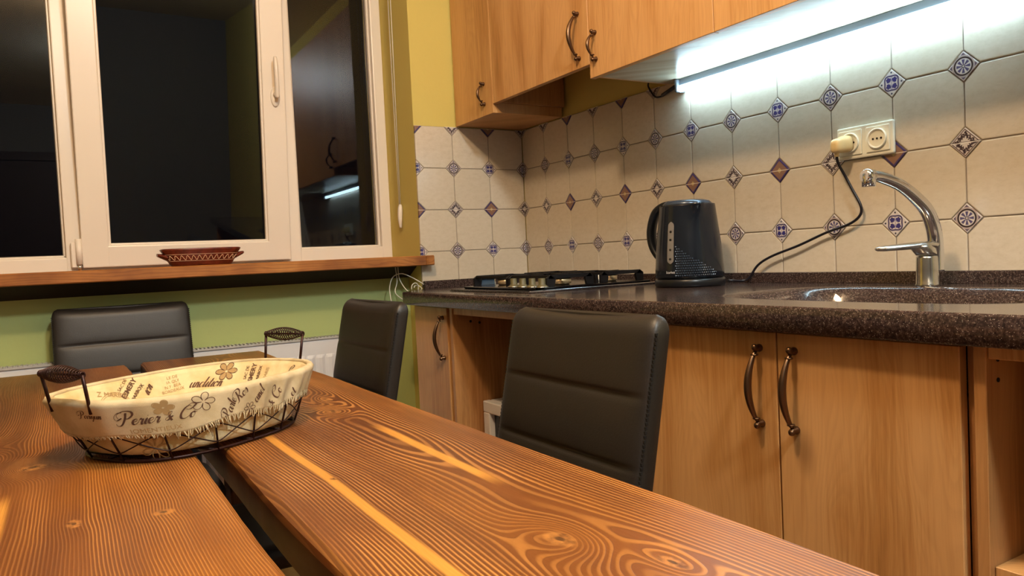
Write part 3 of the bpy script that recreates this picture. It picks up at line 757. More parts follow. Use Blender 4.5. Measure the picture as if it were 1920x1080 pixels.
b = newbm(); panel(b, UB, -.001, -.8125, -.829, 1.477, TOP); panel(b, UB, -.001, -1.70, -1.716, 1.477, TOP); panel(b, UB, -.001, -.829, -1.70, TOP-.016, TOP); panel(b, -.012, -.001, -.829, -1.70, 1.5, TOP-.02); obj('body', b, OAK, u3)
b = newbm(); panel(b, UB, -.001, -.829, -1.70, 1.475, 1.491, .0008); lab(obj('bottom_panel', b, UNDER, u3), 'pale grey underside board')
b = newbm(); panel(b, UF, UB-.0005, -.8125, -1.2645, 1.472, TOP, .001); d = obj('door', b, OAK, u3)
b = newbm(); bow_handle(b, -.843, 1.510, 1.597, UF, .0045, .022); obj('handle', b, BRASS, d)
b = newbm(); panel(b, UF, UB-.0005, -1.2665, -1.716, 1.472, TOP, .001); d = obj('door', b, OAK, u3)
b = newbm(); bow_handle(b, -1.69, 1.510, 1.597, UF, .0045, .022); obj('handle', b, BRASS, d)
u4 = thing('wall_cabinet', 'oak wall cabinet at the far right, only its pale underside in view', 'cabinet', (-.14, -2.1, 1.475))
b = newbm(); panel(b, UB, -.001, -1.7175, -1.733, 1.477, TOP); panel(b, UB, -.001, -2.45, -2.466, 1.477, TOP); panel(b, UB, -.001, -1.733, -2.45, TOP-.016, TOP); obj('body', b, OAK, u4)
b = newbm(); panel(b, UB, -.001, -1.733, -2.45, 1.475, 1.491, .0008); obj('bottom_panel', b, UNDER, u4)
b = newbm(); panel(b, UF, UB-.0005, -1.7175, -2.466, 1.472, TOP, .001); d = obj('door', b, OAK, u4)
b = newbm(); bow_handle(b, -1.75, 1.510, 1.597, UF, .0045, .022); obj('handle', b, BRASS, d)
# LED strip light
le = thing('strip_light', 'glowing white LED strip light fixed under the wall cabinets against the tiles', 'light', (-.02, -1.35, 1.456))
b = newbm(); box(b, -.028, -.002, -1.80, -.885, 1.456, 1.4745, .001); obj('light_body', b, LEDBODY, le)
b = newbm(); tube(b, [(-.025, -1.796, 1.4465), (-.025, -.89, 1.4465)], .0085, 12); obj('light_tube', b, LEDM, le)
b = newbm(); box(b, -.039, -.006, -.889, -.880, 1.438, 1.474, .002); obj('end_cap', b, LEDBODY, le); b = newbm(); box(b, -.039, -.006, -1.806, -1.797, 1.438, 1.474, .002); obj('end_cap', b, LEDBODY, le)
b = newbm(); tube(b, smoothcurve([(-.016, -.88, 1.462), (-.013, -.86, 1.463), (-.009, -.82, 1.452), (-.008, -.79, 1.447), (-.007, -.765, 1.452), (-.006, -.742, 1.478), (-.006, -.738, 1.50), (-.012, -.79, 1.53)], 6), .0028, 6)
tube(b, [(-.012, -.855, 1.462), (-.010, -.80, 1.449)], .0055, 8); obj('light_cable', b, CABLEB, le)
# ------------------------------------------------------------------ gas hob
hb = thing('gas_hob', 'black four-burner gas hob with cast iron grates set in the worktop', 'hob', (-.29, -.59, ZC+.0005))
HX0, HX1, HY0, HY1 = -.515, -.065, -.822, -.362
b = newbm(); box(b, HX0, HX1, HY0, HY1, ZC+.0005, ZC+.006, .002, 2); obj('hob_plate', b, HOBBLACK, hb)
b = newbm(); box(b, HX0-.003, HX1+.003, HY0-.004, HY0+.001, ZC+.0004, ZC+.0062, .0015); box(b, HX0-.003, HX0+.001, HY0, HY1+.003, ZC+.0004, ZC+.0035, .001); obj('hob_rim', b, STEEL, hb)
b = newbm(); box(b, HX0+.03, HX1-.02, HY0+.022, HY1-.03, ZC+.006, ZC+.0125, .003, 2); obj('hob_tray', b, HOBBLACK, hb)
for k in range(4):
    y = -.664-k*.048
    b = newbm(); lathe(b, (-.468, y, ZC+.0125), [(.0, 0), (.0165, 0), (.0165, .002), (.011, .006), (.0092, .008), (.0092, .0225), (.0085, .024), (0, .024)], 20); kb = obj('knob', b, KNOB, hb)
    b = newbm(); lathe(b, (-.468, y, ZC+.0122), [(.0, 0), (.0185, 0), (.0185, .0022), (.0165, .0028), (0, .0028)], 20); obj('knob_collar', b, CHROMEB, kb)
for (x, y, r) in ((-.385, -.480, .026), (-.345, -.715, .031), (-.185, -.480, .030), (-.170, -.715, .024)):
    b = newbm(); lathe(b, (x, y, ZC+.0125), [(.0, 0), (r*.8, 0), (r, .004), (r, .016), (r*.9, .018), (0, .018)], 28); bu = obj('burner', b, ALU, hb)
    b = newbm(); lathe(b, (x, y, ZC+.0306), [(.0, 0), (r*1.12, 0), (r*1.15, .003), (r*1.0, .006), (0, .0065)], 28); obj('burner_cap', b, IRON, bu)
    b = newbm(); tube(b, [(x-r-.006, y+.01, ZC+.0127), (x-r-.006, y+.01, ZC+.032)], .0018, 6); obj('igniter', b, WHPL, bu)
def foot(b, x0, x1, y, zt, dirn):
    """flat iron foot in a plane y=const: bar on the plate rising to an arm at zt"""
    prism(b, [(x0, ZC+.0127), (x1, ZC+.0127), (x1, zt-.010), (x1-(x1-x0)*.35, zt), (x0, zt)], y-.004, y+.004, 'y')
GZ = .9435
for gi, (ya, yb) in enumerate(((-.385, -.585), (-.600, -.795))):
    b = newbm()
    for (xa, xb) in ((-.445, -.290), (-.265, -.110)):
        # end frames standing on the tray, made like low trestles
        for y in (ya, yb):
            s = 1 if y == ya else -1
            for x, sgn in ((xa, 1), (xb, -1)):
                prism(b, [(x, ZC+.0127), (x+sgn*.024, ZC+.0127), (x+sgn*.028, GZ-.012), (x+sgn*.012, GZ), (x, GZ-.008)][::sgn], y-.004, y+.004, 'y')
            prism(b, [(xa+.004, GZ-.010), (xb-.004, GZ-.010), (xb-.012, GZ), (xa+.012, GZ)], y-.004, y+.004, 'y')
        xm = (xa+xb)/2
        for x in (xa+.012, xb-.012): prism(b, [(ya-.0, GZ-.008), (yb+.0, GZ-.008), (yb, GZ-.001), (ya, GZ-.001)], x-.004, x+.004, 'x')
        ym = (ya+yb)/2
        for x in (xm,):
            prism(b, [(ya, GZ-.008), (ym+.03, GZ-.008), (ym+.022, GZ), (ya, GZ)], x-.0035, x+.0035, 'x'); prism(b, [(yb, GZ-.008), (ym-.03, GZ-.008), (ym-.022, GZ), (yb, GZ)], x-.0035, x+.0035, 'x')
        prism(b, [(xa+.01, GZ-.008), (xm-.03, GZ-.008), (xm-.022, GZ), (xa+.01, GZ)], ym-.0035, ym+.0035, 'y'); prism(b, [(xb-.01, GZ-.008), (xm+.03, GZ-.008), (xm+.022, GZ), (xb-.01, GZ)], ym-.0035, ym+.0035, 'y')
    obj('grate', b, IRON, hb)
b = newbm(); prism(b, [(-.440, ZC+.0127), (-.365, ZC+.0127), (-.365, GZ-.006), (-.372, GZ-.003), (-.425, GZ-.003), (-.440, GZ-.007)], -.3795, -.3765, 'y')
lab(obj('side_plate', b, flat('steel_reflection_tint', (86, 104, 122), .35, .3), hb), 'steel side plate tinted blue grey for its reflection')  # side of the grate; its bluish reflection is put into the colour
# ------------------------------------------------------------------ kettle
KX, KY = -.165, -1.042
ke = thing('kettle', 'glossy black electric kettle standing on the worktop between hob and sink', 'kettle', (KX, KY, ZC))
def kring(r, z, spout=0, n=40, ecc=1.0):
    out = []
    for k in range(n):
        a = 2*pi*k/n; rr = r
        # spout points to -Y slightly toward camera
        da = (a-(-pi/2-.42)+pi) % (2*pi)-pi
        rr = rr*.94+spout*max(0, 1-abs(da)/.42)**1.6
        out.append((KX+rr*cos(a), KY+rr*sin(a), ZC+z))
    return out
b = newbm(); rings(b, [kring(.055, .001), kring(.092, .001), kring(.0945, .004), kring(.0945, .017), kring(.091, .021), kring(.05, .0212)]); obj('power_base', b, BLKPL2, ke)
b = newbm()
prof = [(.06, .0225, 0), (.0905, .0225, 0), (.0925, .027, 0), (.092, .045, 0), (.0885, .09, 0), (.084, .13, 0), (.0795, .165, .002), (.0765, .188, .010), (.0748, .203, .021), (.0740, .208, .027), (.0715, .2085, .024), (.066, .2055, .0)]
rings(b, [kring(r, z, s) for r, z, s in prof]); obj('body', b, BLKPL, ke)
b = newbm(); rings(b, [kring(.064, .203), kring(.066, .207), kring(.0655, .2115), kring(.060, .2165), kring(.046, .220), kring(.02, .2215)]); box(b, KX-.012, KX+.012, KY+.036, KY+.066, ZC+.214, ZC+.2235, .004, 2); obj('lid', b, LIDM, ke)
b = newbm()
hp = smoothcurve([(KX, KY+.055, ZC+.213), (KX-.004, KY+.082, ZC+.212), (KX-.010, KY+.108, ZC+.194), (KX-.014, KY+.122, ZC+.152), (KX-.014, KY+.120, ZC+.112), (KX-.010, KY+.104, ZC+.08), (KX-.004, KY+.080, ZC+.058)], 7)
tube(b, hp, [.010+.0035*sin(pi*k/(len(hp)-1)) for k in range(len(hp))], 14, scale=(1.25, .85)); obj('handle', b, BLKPL2, ke)
def ksurf(a, z, off=.0008):
    # body surface point
    for (r0_, z0_, _), (r1_, z1_, _) in zip(prof[1:-2], prof[2:-1]):
        if z0_ <= z <= z1_: r = r0_+(r1_-r0_)*(z-z0_)/(z1_-z0_); break
    else: r = .09
    r *= .94
    return Vector((KX+(r+off)*cos(a), KY+(r+off)*sin(a), ZC+z))
AC = math.atan2(-2.47-KY, -1.557-KX)     # angle towards camera
ag = AC-.56
b = newbm()
def gau(u, v):
    z = .06+.105*v; e = min(v, 1-v)*10; wd = .0095*sqrt(max(0.02, 1-max(0, 1-e)**2)); 
    return ksurf(ag+(u-.5)*2*wd/.086, z, .0014)
grid(b, 6, 24, gau); obj('level_window', b, GAUGE, ke)
b = newbm()
for zz in (.072, .095, .120, .140):
    tq = bmesh.new(); c = ksurf(ag, zz, .0022); n_ = Vector((cos(ag), sin(ag), 0)); t_ = Vector((-sin(ag), cos(ag), 0))
    vs_ = [tq.verts.new(c+t_*.0035*cos(q*pi/4)+Vector((0, 0, .003))*sin(q*pi/4)) for q in range(8)]; tq.faces.new(vs_); merge(b, tq)
obj('level_mark', b, BLKPL2, ke)
b = newbm(); put_text(b, 'Scarlett', .0085, lambda a, h: ksurf(ag+.0+a/.088, .036+h, .0012)); lab(obj('logo', b, flat('white_print', (225, 225, 225), .5), ke), 'small white lettering')
b = newbm()
for i in range(20):
    for j in range(15):
        a = ag+.16+i*.066+(j % 2)*.033; z = .030+j*.0060
        lim = .108-.070*((a-ag-.16)/1.25)**.8 if i < 19 else 0
        if z < lim:
            c = ksurf(a, z, .0008); t_ = Vector((-sin(a), cos(a), 0)); n_ = Vector((cos(a), sin(a), 0))
            vs_ = [b.verts.new(c+t_*(.0025*cos(q*pi/3))+Vector((0, 0, .0021))*sin(q*pi/3)) for q in range(6)]
            vc = [b.verts.new(c+n_*.0009+t_*(.0012*cos(q*pi/3))+Vector((0, 0, .001))*sin(q*pi/3)) for q in range(6)]
            b.faces.new(vc)
            for q in range(6): b.faces.new((vs_[q], vs_[(q+1) % 6], vc[(q+1) % 6], vc[q]))
o = obj('dimple_pattern', b, flat('grey_dimples', (46, 54, 66), .25), ke); o['kind'] = 'stuff'
cord = smoothcurve([(-.06, KY-.05, ZC+.008), (-.035, -1.10, ZC+.006), (-.026, -1.115, ZC+.014), (-.022, -1.14, ZC+.045), (-.018, -1.182, .967), (-.016, -1.262, .991), (-.014, -1.338, 1.018), (-.014, -1.395, 1.033), (-.014, -1.424, 1.050), (-.016, -1.430, 1.072), (-.018, -1.412, 1.110), (-.022, -1.396, 1.145), (-.040, -1.393, 1.172), (-.045, -1.394, 1.190)], 7)
b = newbm(); tube(b, [(-.075, KY-.045, ZC+.009)]+cord, .0031, 8); obj('power_cord', b, CABLEB, ke)
# ------------------------------------------------------------------ double socket
so = thing('double_socket', 'cream double wall socket on the tiles above the kettle cord', 'socket', (-.005, -1.438, 1.214))
b = newbm(); box(b, -.0105, -.0012, -1.507, -1.371, 1.180, 1.252, .003, 2); obj('frame_plate', b, WHPL, so)
for yc in (-1.406, -1.472):
    b = newbm(); box(b, -.0135, -.0106, yc-.028, yc+.028, 1.188, 1.244, .0018, 2); sf = obj('socket_face', b, WHPL, so)
    b = newbm(); lathe(b, (-.0136, yc, 1.216), [(.0222, .0), (.0222, -.0040), (.0200, -.0044), (.0188, -.0036), (.0180, -.0004)], 28, 'x', cap1=True); obj('socket_ring', b, WHPL, sf)
    b = newbm()
    for dy in (-.0095, 0, .0095): lathe(b, (-.0142, yc+dy, 1.216), [(.0022, 0), (.0022, -.0012)], 10, 'x')
    obj('socket_hole', b, HOLE, sf)
b = newbm()
pl = []
yc = -1.398
for (x_, a_, c_, dz) in ((-.0182, .0185, .0185, 0), (-.026, .0185, .0188, 0), (-.030, .0150, .0165, -.001), (-.044, .0135, .0165, -.003), (-.056, .0120, .0150, -.005), (-.060, .0085, .0110, -.005), (-.061, .004, .005, -.005)):
    pl.append([(x_, yc+a_*math.copysign(abs(cos(2*pi*k/24))**.6, cos(2*pi*k/24)), 1.214+dz+c_*math.copysign(abs(sin(2*pi*k/24))**.6, sin(2*pi*k/24))) for k in range(24)])
rings(b, pl); tube(b, [(-.046, yc+.002, 1.203), (-.045, yc+.004, 1.186)], .0055, 10); obj('plug', b, WHPL2, ke)
# ------------------------------------------------------------------ faucet
FX, FY = -.095, -1.622
fa = thing('faucet', 'chrome single-lever kitchen faucet with a curved spout behind the sink', 'faucet', (FX, FY, ZC))
b = newbm(); lathe(b, (FX, FY, ZC), [(.0, 0), (.0225, 0), (.0228, .003), (.0212, .006), (.0200, .03), (.0195, .055), (.019, .0585), (.014, .060), (0, .060)], 28)
obj('tap_body', b, CHROMEB, fa)
sp = smoothcurve([(-.076, -1.628, ZC+.028), (-.075, -1.628, ZC+.065), (-.080, -1.629, ZC+.105), (-.098, -1.627, ZC+.145), (-.128, -1.621, ZC+.174), (-.165, -1.612, ZC+.199), (-.205, -1.600, ZC+.214), (-.228, -1.595, ZC+.2165)], 8)
b = newbm(); tube(b, sp, [.0155-.0050*(k/(len(sp)-1)) for k in range(len(sp))], 18); obj('spout', b, CHROME, fa)
e = Vector(sp[-1]); dirs = (Vector(sp[-1])-Vector(sp[-3])).normalized()
b = newbm(); tube(b, [e-dirs*.003, e+dirs*.010, e+dirs*.016], [.0135, .014, .011], 20); tube(b, [e+dirs*.004+Vector((0, 0, .004)), e+dirs*.005-Vector((0, 0, .020)), e+dirs*.005-Vector((0, 0, .0205))], [.0125, .0125, .009], 20); obj('aerator', b, CHROME, fa)
# lever: cone base leaning, flat paddle
ldir = Vector((-.80, .60, 0)).normalized(); lat = Vector((-ldir.y, ldir.x, 0))
def lev(t, wdt, hgt, z, n=16):
    c = Vector((FX, FY, ZC))+ldir*t
    return [c+lat*wdt*cos(2*pi*k/n)+Vector((0, 0, z+hgt*sin(2*pi*k/n))) for k in range(n)]
b = newbm(); lathe(b, (0, 0, 0), [(.0, 0), (.0190, 0), (.0205, .006), (.0225, .014), (.0225, .020), (0, .020)], 24)
for v in b.verts: v.co += Vector((FX, FY, ZC+.0605))+ldir*(v.co.z*.5)
rings(b, [lev(-.020, .010, .004, .0815), lev(-.013, .018, .0080, .080), lev(.010, .0215, .0085, .0800), lev(.030, .0205, .0072, .080), lev(.055, .018, .0062, .0785), lev(.080, .0150, .0056, .0775), lev(.092, .0100, .0045, .077), lev(.097, .003, .002, .0768)])
obj('lever', b, CHROMEB, fa)
# ================================================================== TABLE
ZTT = .75; TT = .052
tb_ = thing('dining_table', 'rustic stained plank dining table with a gap between its two thick slabs', 'table', (-1.4, -1.2, 0))
def slab(x0, x1, y0, y1, mat, seed):
    rnd = random.Random(seed); n = 60; b = newbm(); rl = []
    for k in range(n+1):
        y = y0+(y1-y0)*k/n; w1_ = .0014*sin(y*9+seed)+.0003*rnd.uniform(-1, 1); w2_ = .0014*sin(y*7+2*seed)+.0003*rnd.uniform(-1, 1); c = .0075+.0012*sin(y*11+seed)
        a0, a1 = x0+w1_, x1+w2_
        rl.append([(a0+c, y, ZTT), (a0+.0015, y, ZTT-c*.7), (a0, y, ZTT-c*1.6), (a0, y, ZTT-TT+.004), (a0+.004, y, ZTT-TT), (a1-.004, y, ZTT-TT), (a1, y, ZTT-TT+.004), (a1, y, ZTT-c*1.6), (a1-.0015, y, ZTT-c*.7), (a1-c, y, ZTT)])
    rings(b, rl, smooth=False); return b
lab(obj('plank', slab(-1.377, -1.048, -2.30, -.115, SLAB_R, 1), SLAB_R, tb_), 'right-hand slab with long cathedral grain')
lab(obj('plank', slab(-1.745, -1.412, -2.30, -.135, SLAB_L, 2), SLAB_L, tb_), 'left-hand slab with wavy grain')
for (x0, x1, y0, y1) in ((-1.70, -1.60, -2.16, -2.06), (-1.20, -1.10, -2.16, -2.06), (-1.70, -1.60, -.36, -.26), (-1.20, -1.10, -.36, -.26)):
    b = newbm(); box(b, x0, x1, y0, y1, 0, ZTT-TT-.0005, .005); obj('leg', b, LEGW, tb_)
for y0 in (-2.15, -.35):
    b = newbm(); box(b, -1.60, -1.20, y0, y0+.06, ZTT-TT-.09, ZTT-TT-.0008, .003); obj('cross_rail', b, LEGW, tb_)
# ------------------------------------------------------------------ chairs
def make_chair():
    """local: faces +Y... backrest behind at y<0? here: front of backrest faces -Y, seat extends to -Y; origin on floor under the backrest's front at seat level"""
    t = thing('dining_chair', 'x', 'chair', (0, 0, 0))
    W = .183
    # backrest, z from .47 to .91, leaning back (towards +Y) with height
    def yb(z): return (z-.49)*.205
    ns = 110; seams = (.803, .712, .620, .53); b = newbm(); rl = []
    zt, zb = .910, .425
    for k in range(ns+1):
        z = zb+(zt-zb)*k/ns
        hw = W-.002*((z-.7)/.2)**2; cut = max(0, (z-(zt-.028))/.028); hw -= .016*(1-sqrt(max(0, 1-cut*cut)))
        pf = min(abs(z-s) for s in seams); puff = .0030*(1-math.exp(-(pf/.012)**1.2)); gro = -.0035*math.exp(-(pf/.0028)**2)
        th = .042*(sqrt(max(.02, 1-cut**2.2)) if cut > 0 else 1)
        yc = yb(z)+.021; m = 40; ring = []
        for q in range(m):
            a = 2*pi*q/m; ca, sa = cos(a), sin(a)
            ex = math.copysign(abs(ca)**.22, ca); ey = math.copysign(abs(sa)**.42, sa)
            y = ey*th/2
            if sa < 0: y -= (puff+gro)*(1-abs(ex)**6)
            sag = -.006*(1-(abs(ex))**2)*max(0, (z-.86)/.05)
            ring.append((ex*hw, yc+y, z+sag))
        rl.append(ring)
    rings(b, rl); 
    o = obj('backrest', b, LEATHER, t, True)
    b = newbm()
    for sx in (-1, 1):
        for fy in (-.0120, ):
            for k in range(72):
                z = .485+k*.0057
                if z > .885: continue
                x = sx*.1812; y = yb(z)+.021+fy
                box(b, x-.0014, x+.0014, y-.0012, y+.0022, z, z+.0034)
    s_ = obj('stitching', b, STITCH, o, True); s_['kind'] = 'stuff'
    # seat
    b = newbm(); rl = []
    for k, (zz, ins) in enumerate(((.392, .012), (.394, .003), (.402, 0), (.418, 0), (.428, .004), (.434, .014), (.436, .04))):
        ring = []
        for q in range(40):
            a = 2*pi*q/40; ca, sa = cos(a), sin(a)
            ring.append((math.copysign(abs(ca)**.3, ca)*(.192-ins), -.170+math.copysign(abs(sa)**.3, sa)*(.20-ins), zz))
        rl.append(ring)
    rings(b, rl); obj('seat', b, LEATHER, t, True)
    for sx in (-1, 1):
        b = newbm(); tube(b, [(sx*.17, -.34, .3915), (sx*.18, -.355, 0)], [.016, .012], 12); obj('leg', b, BLACKM, t, True)
        b = newbm(); tube(b, [(sx*.17, -.01, .3915), (sx*.18, .06, 0)], [.016, .012], 12); obj('leg', b, BLACKM, t, True)
    b = newbm(); box(b, -.15, .15, -.30, 0, .384, .3915, .002); box(b, -.16, .16, -.01, .02, .40, .45, .003); obj('seat_frame', b, BLACKM, t, True)
    return t
def copy_tree(o, parent=None):
    c = o.copy(); COL.objects.link(c); c.parent = parent
    for chd in list(o.children): copy_tree(chd, c)
    return c
ch1 = make_chair()
G_CH = 'faux leather dining chairs around the plank table'
def setchair(o, x, y, rz, label):
    o.location = (x, y, 0); o.rotation_euler = (0, 0, rz); o['label'] = label; o['group'] = G_CH
ch2 = copy_tree(ch1); ch3 = copy_tree(ch1)
setchair(ch1, -1.403, -.060, 0, 'black faux leather dining chair at the head of the table, in front of the radiator')
setchair(ch2, -1.022, -.757, -pi/2, 'black dining chair on the long side of the table, in front of the narrow cabinet')
setchair(ch3, -.985, -1.545, -pi/2, 'black faux leather dining chair nearest the camera, in front of the sink cabinet')
# ================================================================== CLAY DISH ON THE SILL
DX, DY = -1.178, .02
di = thing('clay_dish', 'shallow brown clay dish with a cream zigzag line on the window sill', 'dish', (DX, DY, 1.017))
def dring(a, bb, z, n=64, ext=3.0): return [(DX+a*math.copysign(abs(cos(2*pi*k/n))**(2/ext), cos(2*pi*k/n)), DY+bb*math.copysign(abs(sin(2*pi*k/n))**(2/ext), sin(2*pi*k/n)), 1.0172+z*1.32) for k in range(n)]
b = newbm(); rings(b, [dring(.05, .02, 0), dring(.084, .038, 0), dring(.088, .041, .002), dring(.108, .054, .028), dring(.110, .055, .031), dring(.115, .059, .036), dring(.116, .060, .039), dring(.112, .057, .040), dring(.104, .050, .036), dring(.082, .036, .008), dring(.04, .015, .006)])
obj('dish_body', b, CLAY, di)
for s in (-1, 1):
    b = newbm(); rl = []
    for k in range(7):
        t = k/6; xx = DX+s*(.096+.028*t); hw = .030*(1-.35*t); zc = 1.0172+.027+.009*t; th = .0105*(1-.55*t)
        rl.append([(xx, DY+hw*cos(2*pi*q/14), zc+th*sin(2*pi*q/14)) for q in range(14)])
    rings(b, rl); obj('dish_handle', b, CLAY, di)
def dsurf(th, h, off=.0006):
    t = (h-.002)/.026; a = .088+(.020)*t; bb = .041+.013*t; ext = 3.0
    return Vector((DX+(a+off)*math.copysign(abs(cos(th))**(2/ext), cos(th)), DY+(bb+off)*math.copysign(abs(sin(th))**(2/ext), sin(th)), 1.0172+h*1.32))
def dish_line(fn, n, w_=.0011):
    b = newbm(); tube(b, [fn(k/n) for k in range(n)], w_, 6, closed=True); return b
# arc-length table so that the zigzag is even
ths = [2*pi*k/2000 for k in range(2001)]; L = [0]
for k in range(2000): L.append(L[-1]+(dsurf(ths[k+1], .018)-dsurf(ths[k], .018)).length)
def th_at(s):
    s *= L[-1]; lo, hi = 0, 2000
    while hi-lo > 1:
        m_ = (lo+hi)//2
        if L[m_] <= s: lo = m_
        else: hi = m_
    return ths[lo]+(ths[hi]-ths[lo])*(s-L[lo])/max(1e-9, L[hi]-L[lo])
obj('zigzag_line', dish_line(lambda s: dsurf(th_at(s), .0185+.0048*sin(s*2*pi*32)), 640, .0009), SLIP, di)
obj('band_line', dish_line(lambda s: dsurf(th_at(s), .0115), 160, .0006), SLIP, di)
obj('band_line', dish_line(lambda s: dsurf(th_at(s), .0262), 160, .0006), SLIP, di)
# ================================================================== BREAD BASKET
BA = .572; BC = Vector((-1.400+.007*cos(BA), -1.243+.007*sin(BA), ZTT)); AX, BX, HN = .193, .133, .080; NE = 2.6
ba = thing('bread_basket', 'oval wire bread basket lined with printed linen cloth on the table', 'basket', BC)
ub = Vector((cos(BA), sin(BA), 0)); vb = Vector((-sin(BA), cos(BA), 0))
def bs_(th, s, off=0):
    """basket surface: s=0 rim, s=1 base"""
    k = 1-.24*s; a = AX*k+off; bb = BX*(1-.16*s)+off
    c, d = cos(th), sin(th)
    lift = .002*abs(c)**4*(1-s)
    return BC+Vector((0, -.020*s, 0))+ub*(a*math.copysign(abs(c)**(2/NE), c))+vb*(bb*math.copysign(abs(d)**(2/NE), d))+Vector((0, 0, .003+(HN)*(1-s)+lift))
NT = 1440; TH = [2*pi*k/NT for k in range(NT+1)]; LB = [0]
for k in range(NT): LB.append(LB[-1]+(bs_(TH[k+1], .25)-bs_(TH[k], .25)).length)
PER = LB[-1]
def bth(l):
    l = l % PER; lo, hi = 0, NT
    while hi-lo > 1:
        m_ = (lo+hi)//2
        if LB[m_] <= l: lo = m_
        else: hi = m_
    return TH[lo]+(TH[hi]-TH[lo])*(l-LB[lo])/max(1e-9, LB[hi]-LB[lo])
def ring_pts(s, off, n=96): return [bs_(bth(PER*k/n), s, off) for k in range(n)]
b = newbm(); tube(b, ring_pts(1.0, 0), .0022, 8, closed=True); lab(obj('base_wire', b, WIREM, ba), 'oval base wire')
b = newbm(); tube(b, ring_pts(.02, 0), .0024, 8, closed=True); obj('rim_wire', b, WIREM, ba)
BB = BC+Vector((0, -.020, 0)); b = newbm()
for k in range(-2, 3):
    e1 = BB+vb*(BX*.82)*sqrt(max(0, 1-abs(k/2.6)**2.6))+ub*(k*.062)+Vector((0, 0, .003)); e2 = BB-vb*(BX*.82)*sqrt(max(0, 1-abs(k/2.6)**2.6))+ub*(k*.062)+Vector((0, 0, .003))
    tube(b, [e1, e2], .0018, 6)
tube(b, [BB-ub*AX*.75+Vector((0, 0, .0045)), BB+ub*AX*.75+Vector((0, 0, .0045))], .0018, 6)
obj('bottom_wire', b, WIREM, ba)
NV = 14
for k in range(NV):
    l = PER*(k+.5)/NV; th = bth(l); b = newbm()
    tube(b, [bs_(th, 1.0, .001), bs_(th, .5, .001), bs_(th, .02, .0015)], .0015, 6); obj('upright_wire', b, WIREM, ba)
for ph in (0, pi):
    b = newbm(); n = 280
    tube(b, [bs_(bth(PER*(q/n+.5/NV)), .70+.19*(2/pi)*math.asin(.96*cos(2*pi*NV/2*q/n+ph)), .0022+.0012*sin(2*pi*NV/2*q/n)) for q in range(n)], .0009, 6, closed=True); obj('lattice_wire', b, WIREM, ba)
for s in (-1, 1):
    b = newbm(); hw = .039; foot_ = BC+ub*(s*(AX-.002)); z0_ = .082; z1_ = .131 if s > 0 else .124; ln = s*(.010)
    top = foot_+ub*ln
    P0 = foot_+vb*hw+Vector((0, 0, z0_-.01)); P1 = top+vb*hw*1.08+Vector((0, 0, z1_)); P2 = top-vb*hw*1.08+Vector((0, 0, z1_)); P3 = foot_-vb*hw+Vector((0, 0, z0_-.01))
    tube(b, [P0, P1], .0023, 8); tube(b, [P3, P2], .0023, 8); tube(b, [P1, P2], .0018, 8)
    hd = obj('basket_handle', b, WIREM, ba)
    b = newbm(); n = 19*14; q = []
    for k in range(n+1):
        t = k/n; r = .0034+.0078*sin(pi*t)**1.1; c = P1.lerp(P2, t); a = 2*pi*19*t
        q.append(c+ub*r*cos(a)+Vector((0, 0, r*sin(a))))
    tube(b, q, .0009, 5); obj('coil_grip', b, WIREM, hd)
    for P in (P1, P2):
        b = newbm(); ring = [P+ub*.0035*cos(2*pi*q_/14)+Vector((0, 0, .0035*sin(2*pi*q_/14))) for q_ in range(14)]; tube(b, ring, .0013, 6, closed=True); obj('wire_eye', b, WIREM, hd)
rn = random.Random(3)
# liner: inside wall, bottom and folded-over flap
def wr_(l, s, amp):  # wrinkles
    return amp*(sin(l*95+2.1*sin(l*31))*.6+sin(l*170+s*5)*.4)
def linsurf(l, s, off=-.005):
    return bs_(bth(l), s, off+wr_(l, s, .0011))
b = newbm(); n = 220
grid(b, n, 10, lambda u, v: linsurf(u*PER, .0+v*.90, -.006), closed_u=True)
V = [bs_(bth(PER*k/n), .90, -.0065) for k in range(n)]
cc = b.verts.new(BB+Vector((0, 0, .014))); 
vr = [b.verts.new(p) for p in V]
for k in range(n): f = b.faces.new((vr[k], vr[(k+1) % n], cc)); f.smooth = True
bmesh.ops.remove_doubles(b, verts=b.verts, dist=.0009)
lin = lab(obj('cloth_liner', b, CLOTH, ba, fix=False), 'cream printed linen liner')
so_ = lin.modifiers.new('thick', 'SOLIDIFY'); so_.thickness = .0012; so_.offset = 0
def flap_len(l):
    t = (l/PER)
    # front side runs l from .5 to 1.0 of the perimeter; shorter towards the right end
    base = .53+.05*sin(l*14)+.03*sin(l*41)
    if t > .78: base -= .08*min(1, (t-.78)/.08)
    return base
def flapsurf(l, s, extra=0):
    rt = max(0, (l/PER-.66)/.34); am = .0012+.0036*rt*min(1, s*4)
    return bs_(bth(l), s, .0052+.002*s+wr_(l, s, am)+extra)
b = newbm(); n = 420
def flap(u, v):
    l = u*PER
    if v < .22:   # roll over the rim
        a = v/.22*pi; base = bs_(bth(l), .0, 0); th = bth(l)
        inn = bs_(th, 0, -.006+wr_(l, 0, .0011)); out = flapsurf(l, 0.02)
        mid = (inn+out)/2; r = (out-inn)/2
        return mid-r*cos(a)+Vector((0, 0, .0052*sin(a)))
    return flapsurf(l, .02+(v-.22)/.78*(flap_len(l)-.02))
grid(b, n, 14, flap, closed_u=True)
fp = lab(obj('cloth_flap', b, CLOTHF, ba, fix=False), 'folded-over linen edge with fringe')
so_ = fp.modifiers.new('thick', 'SOLIDIFY'); so_.thickness = .001; so_.offset = 0
b = newbm()
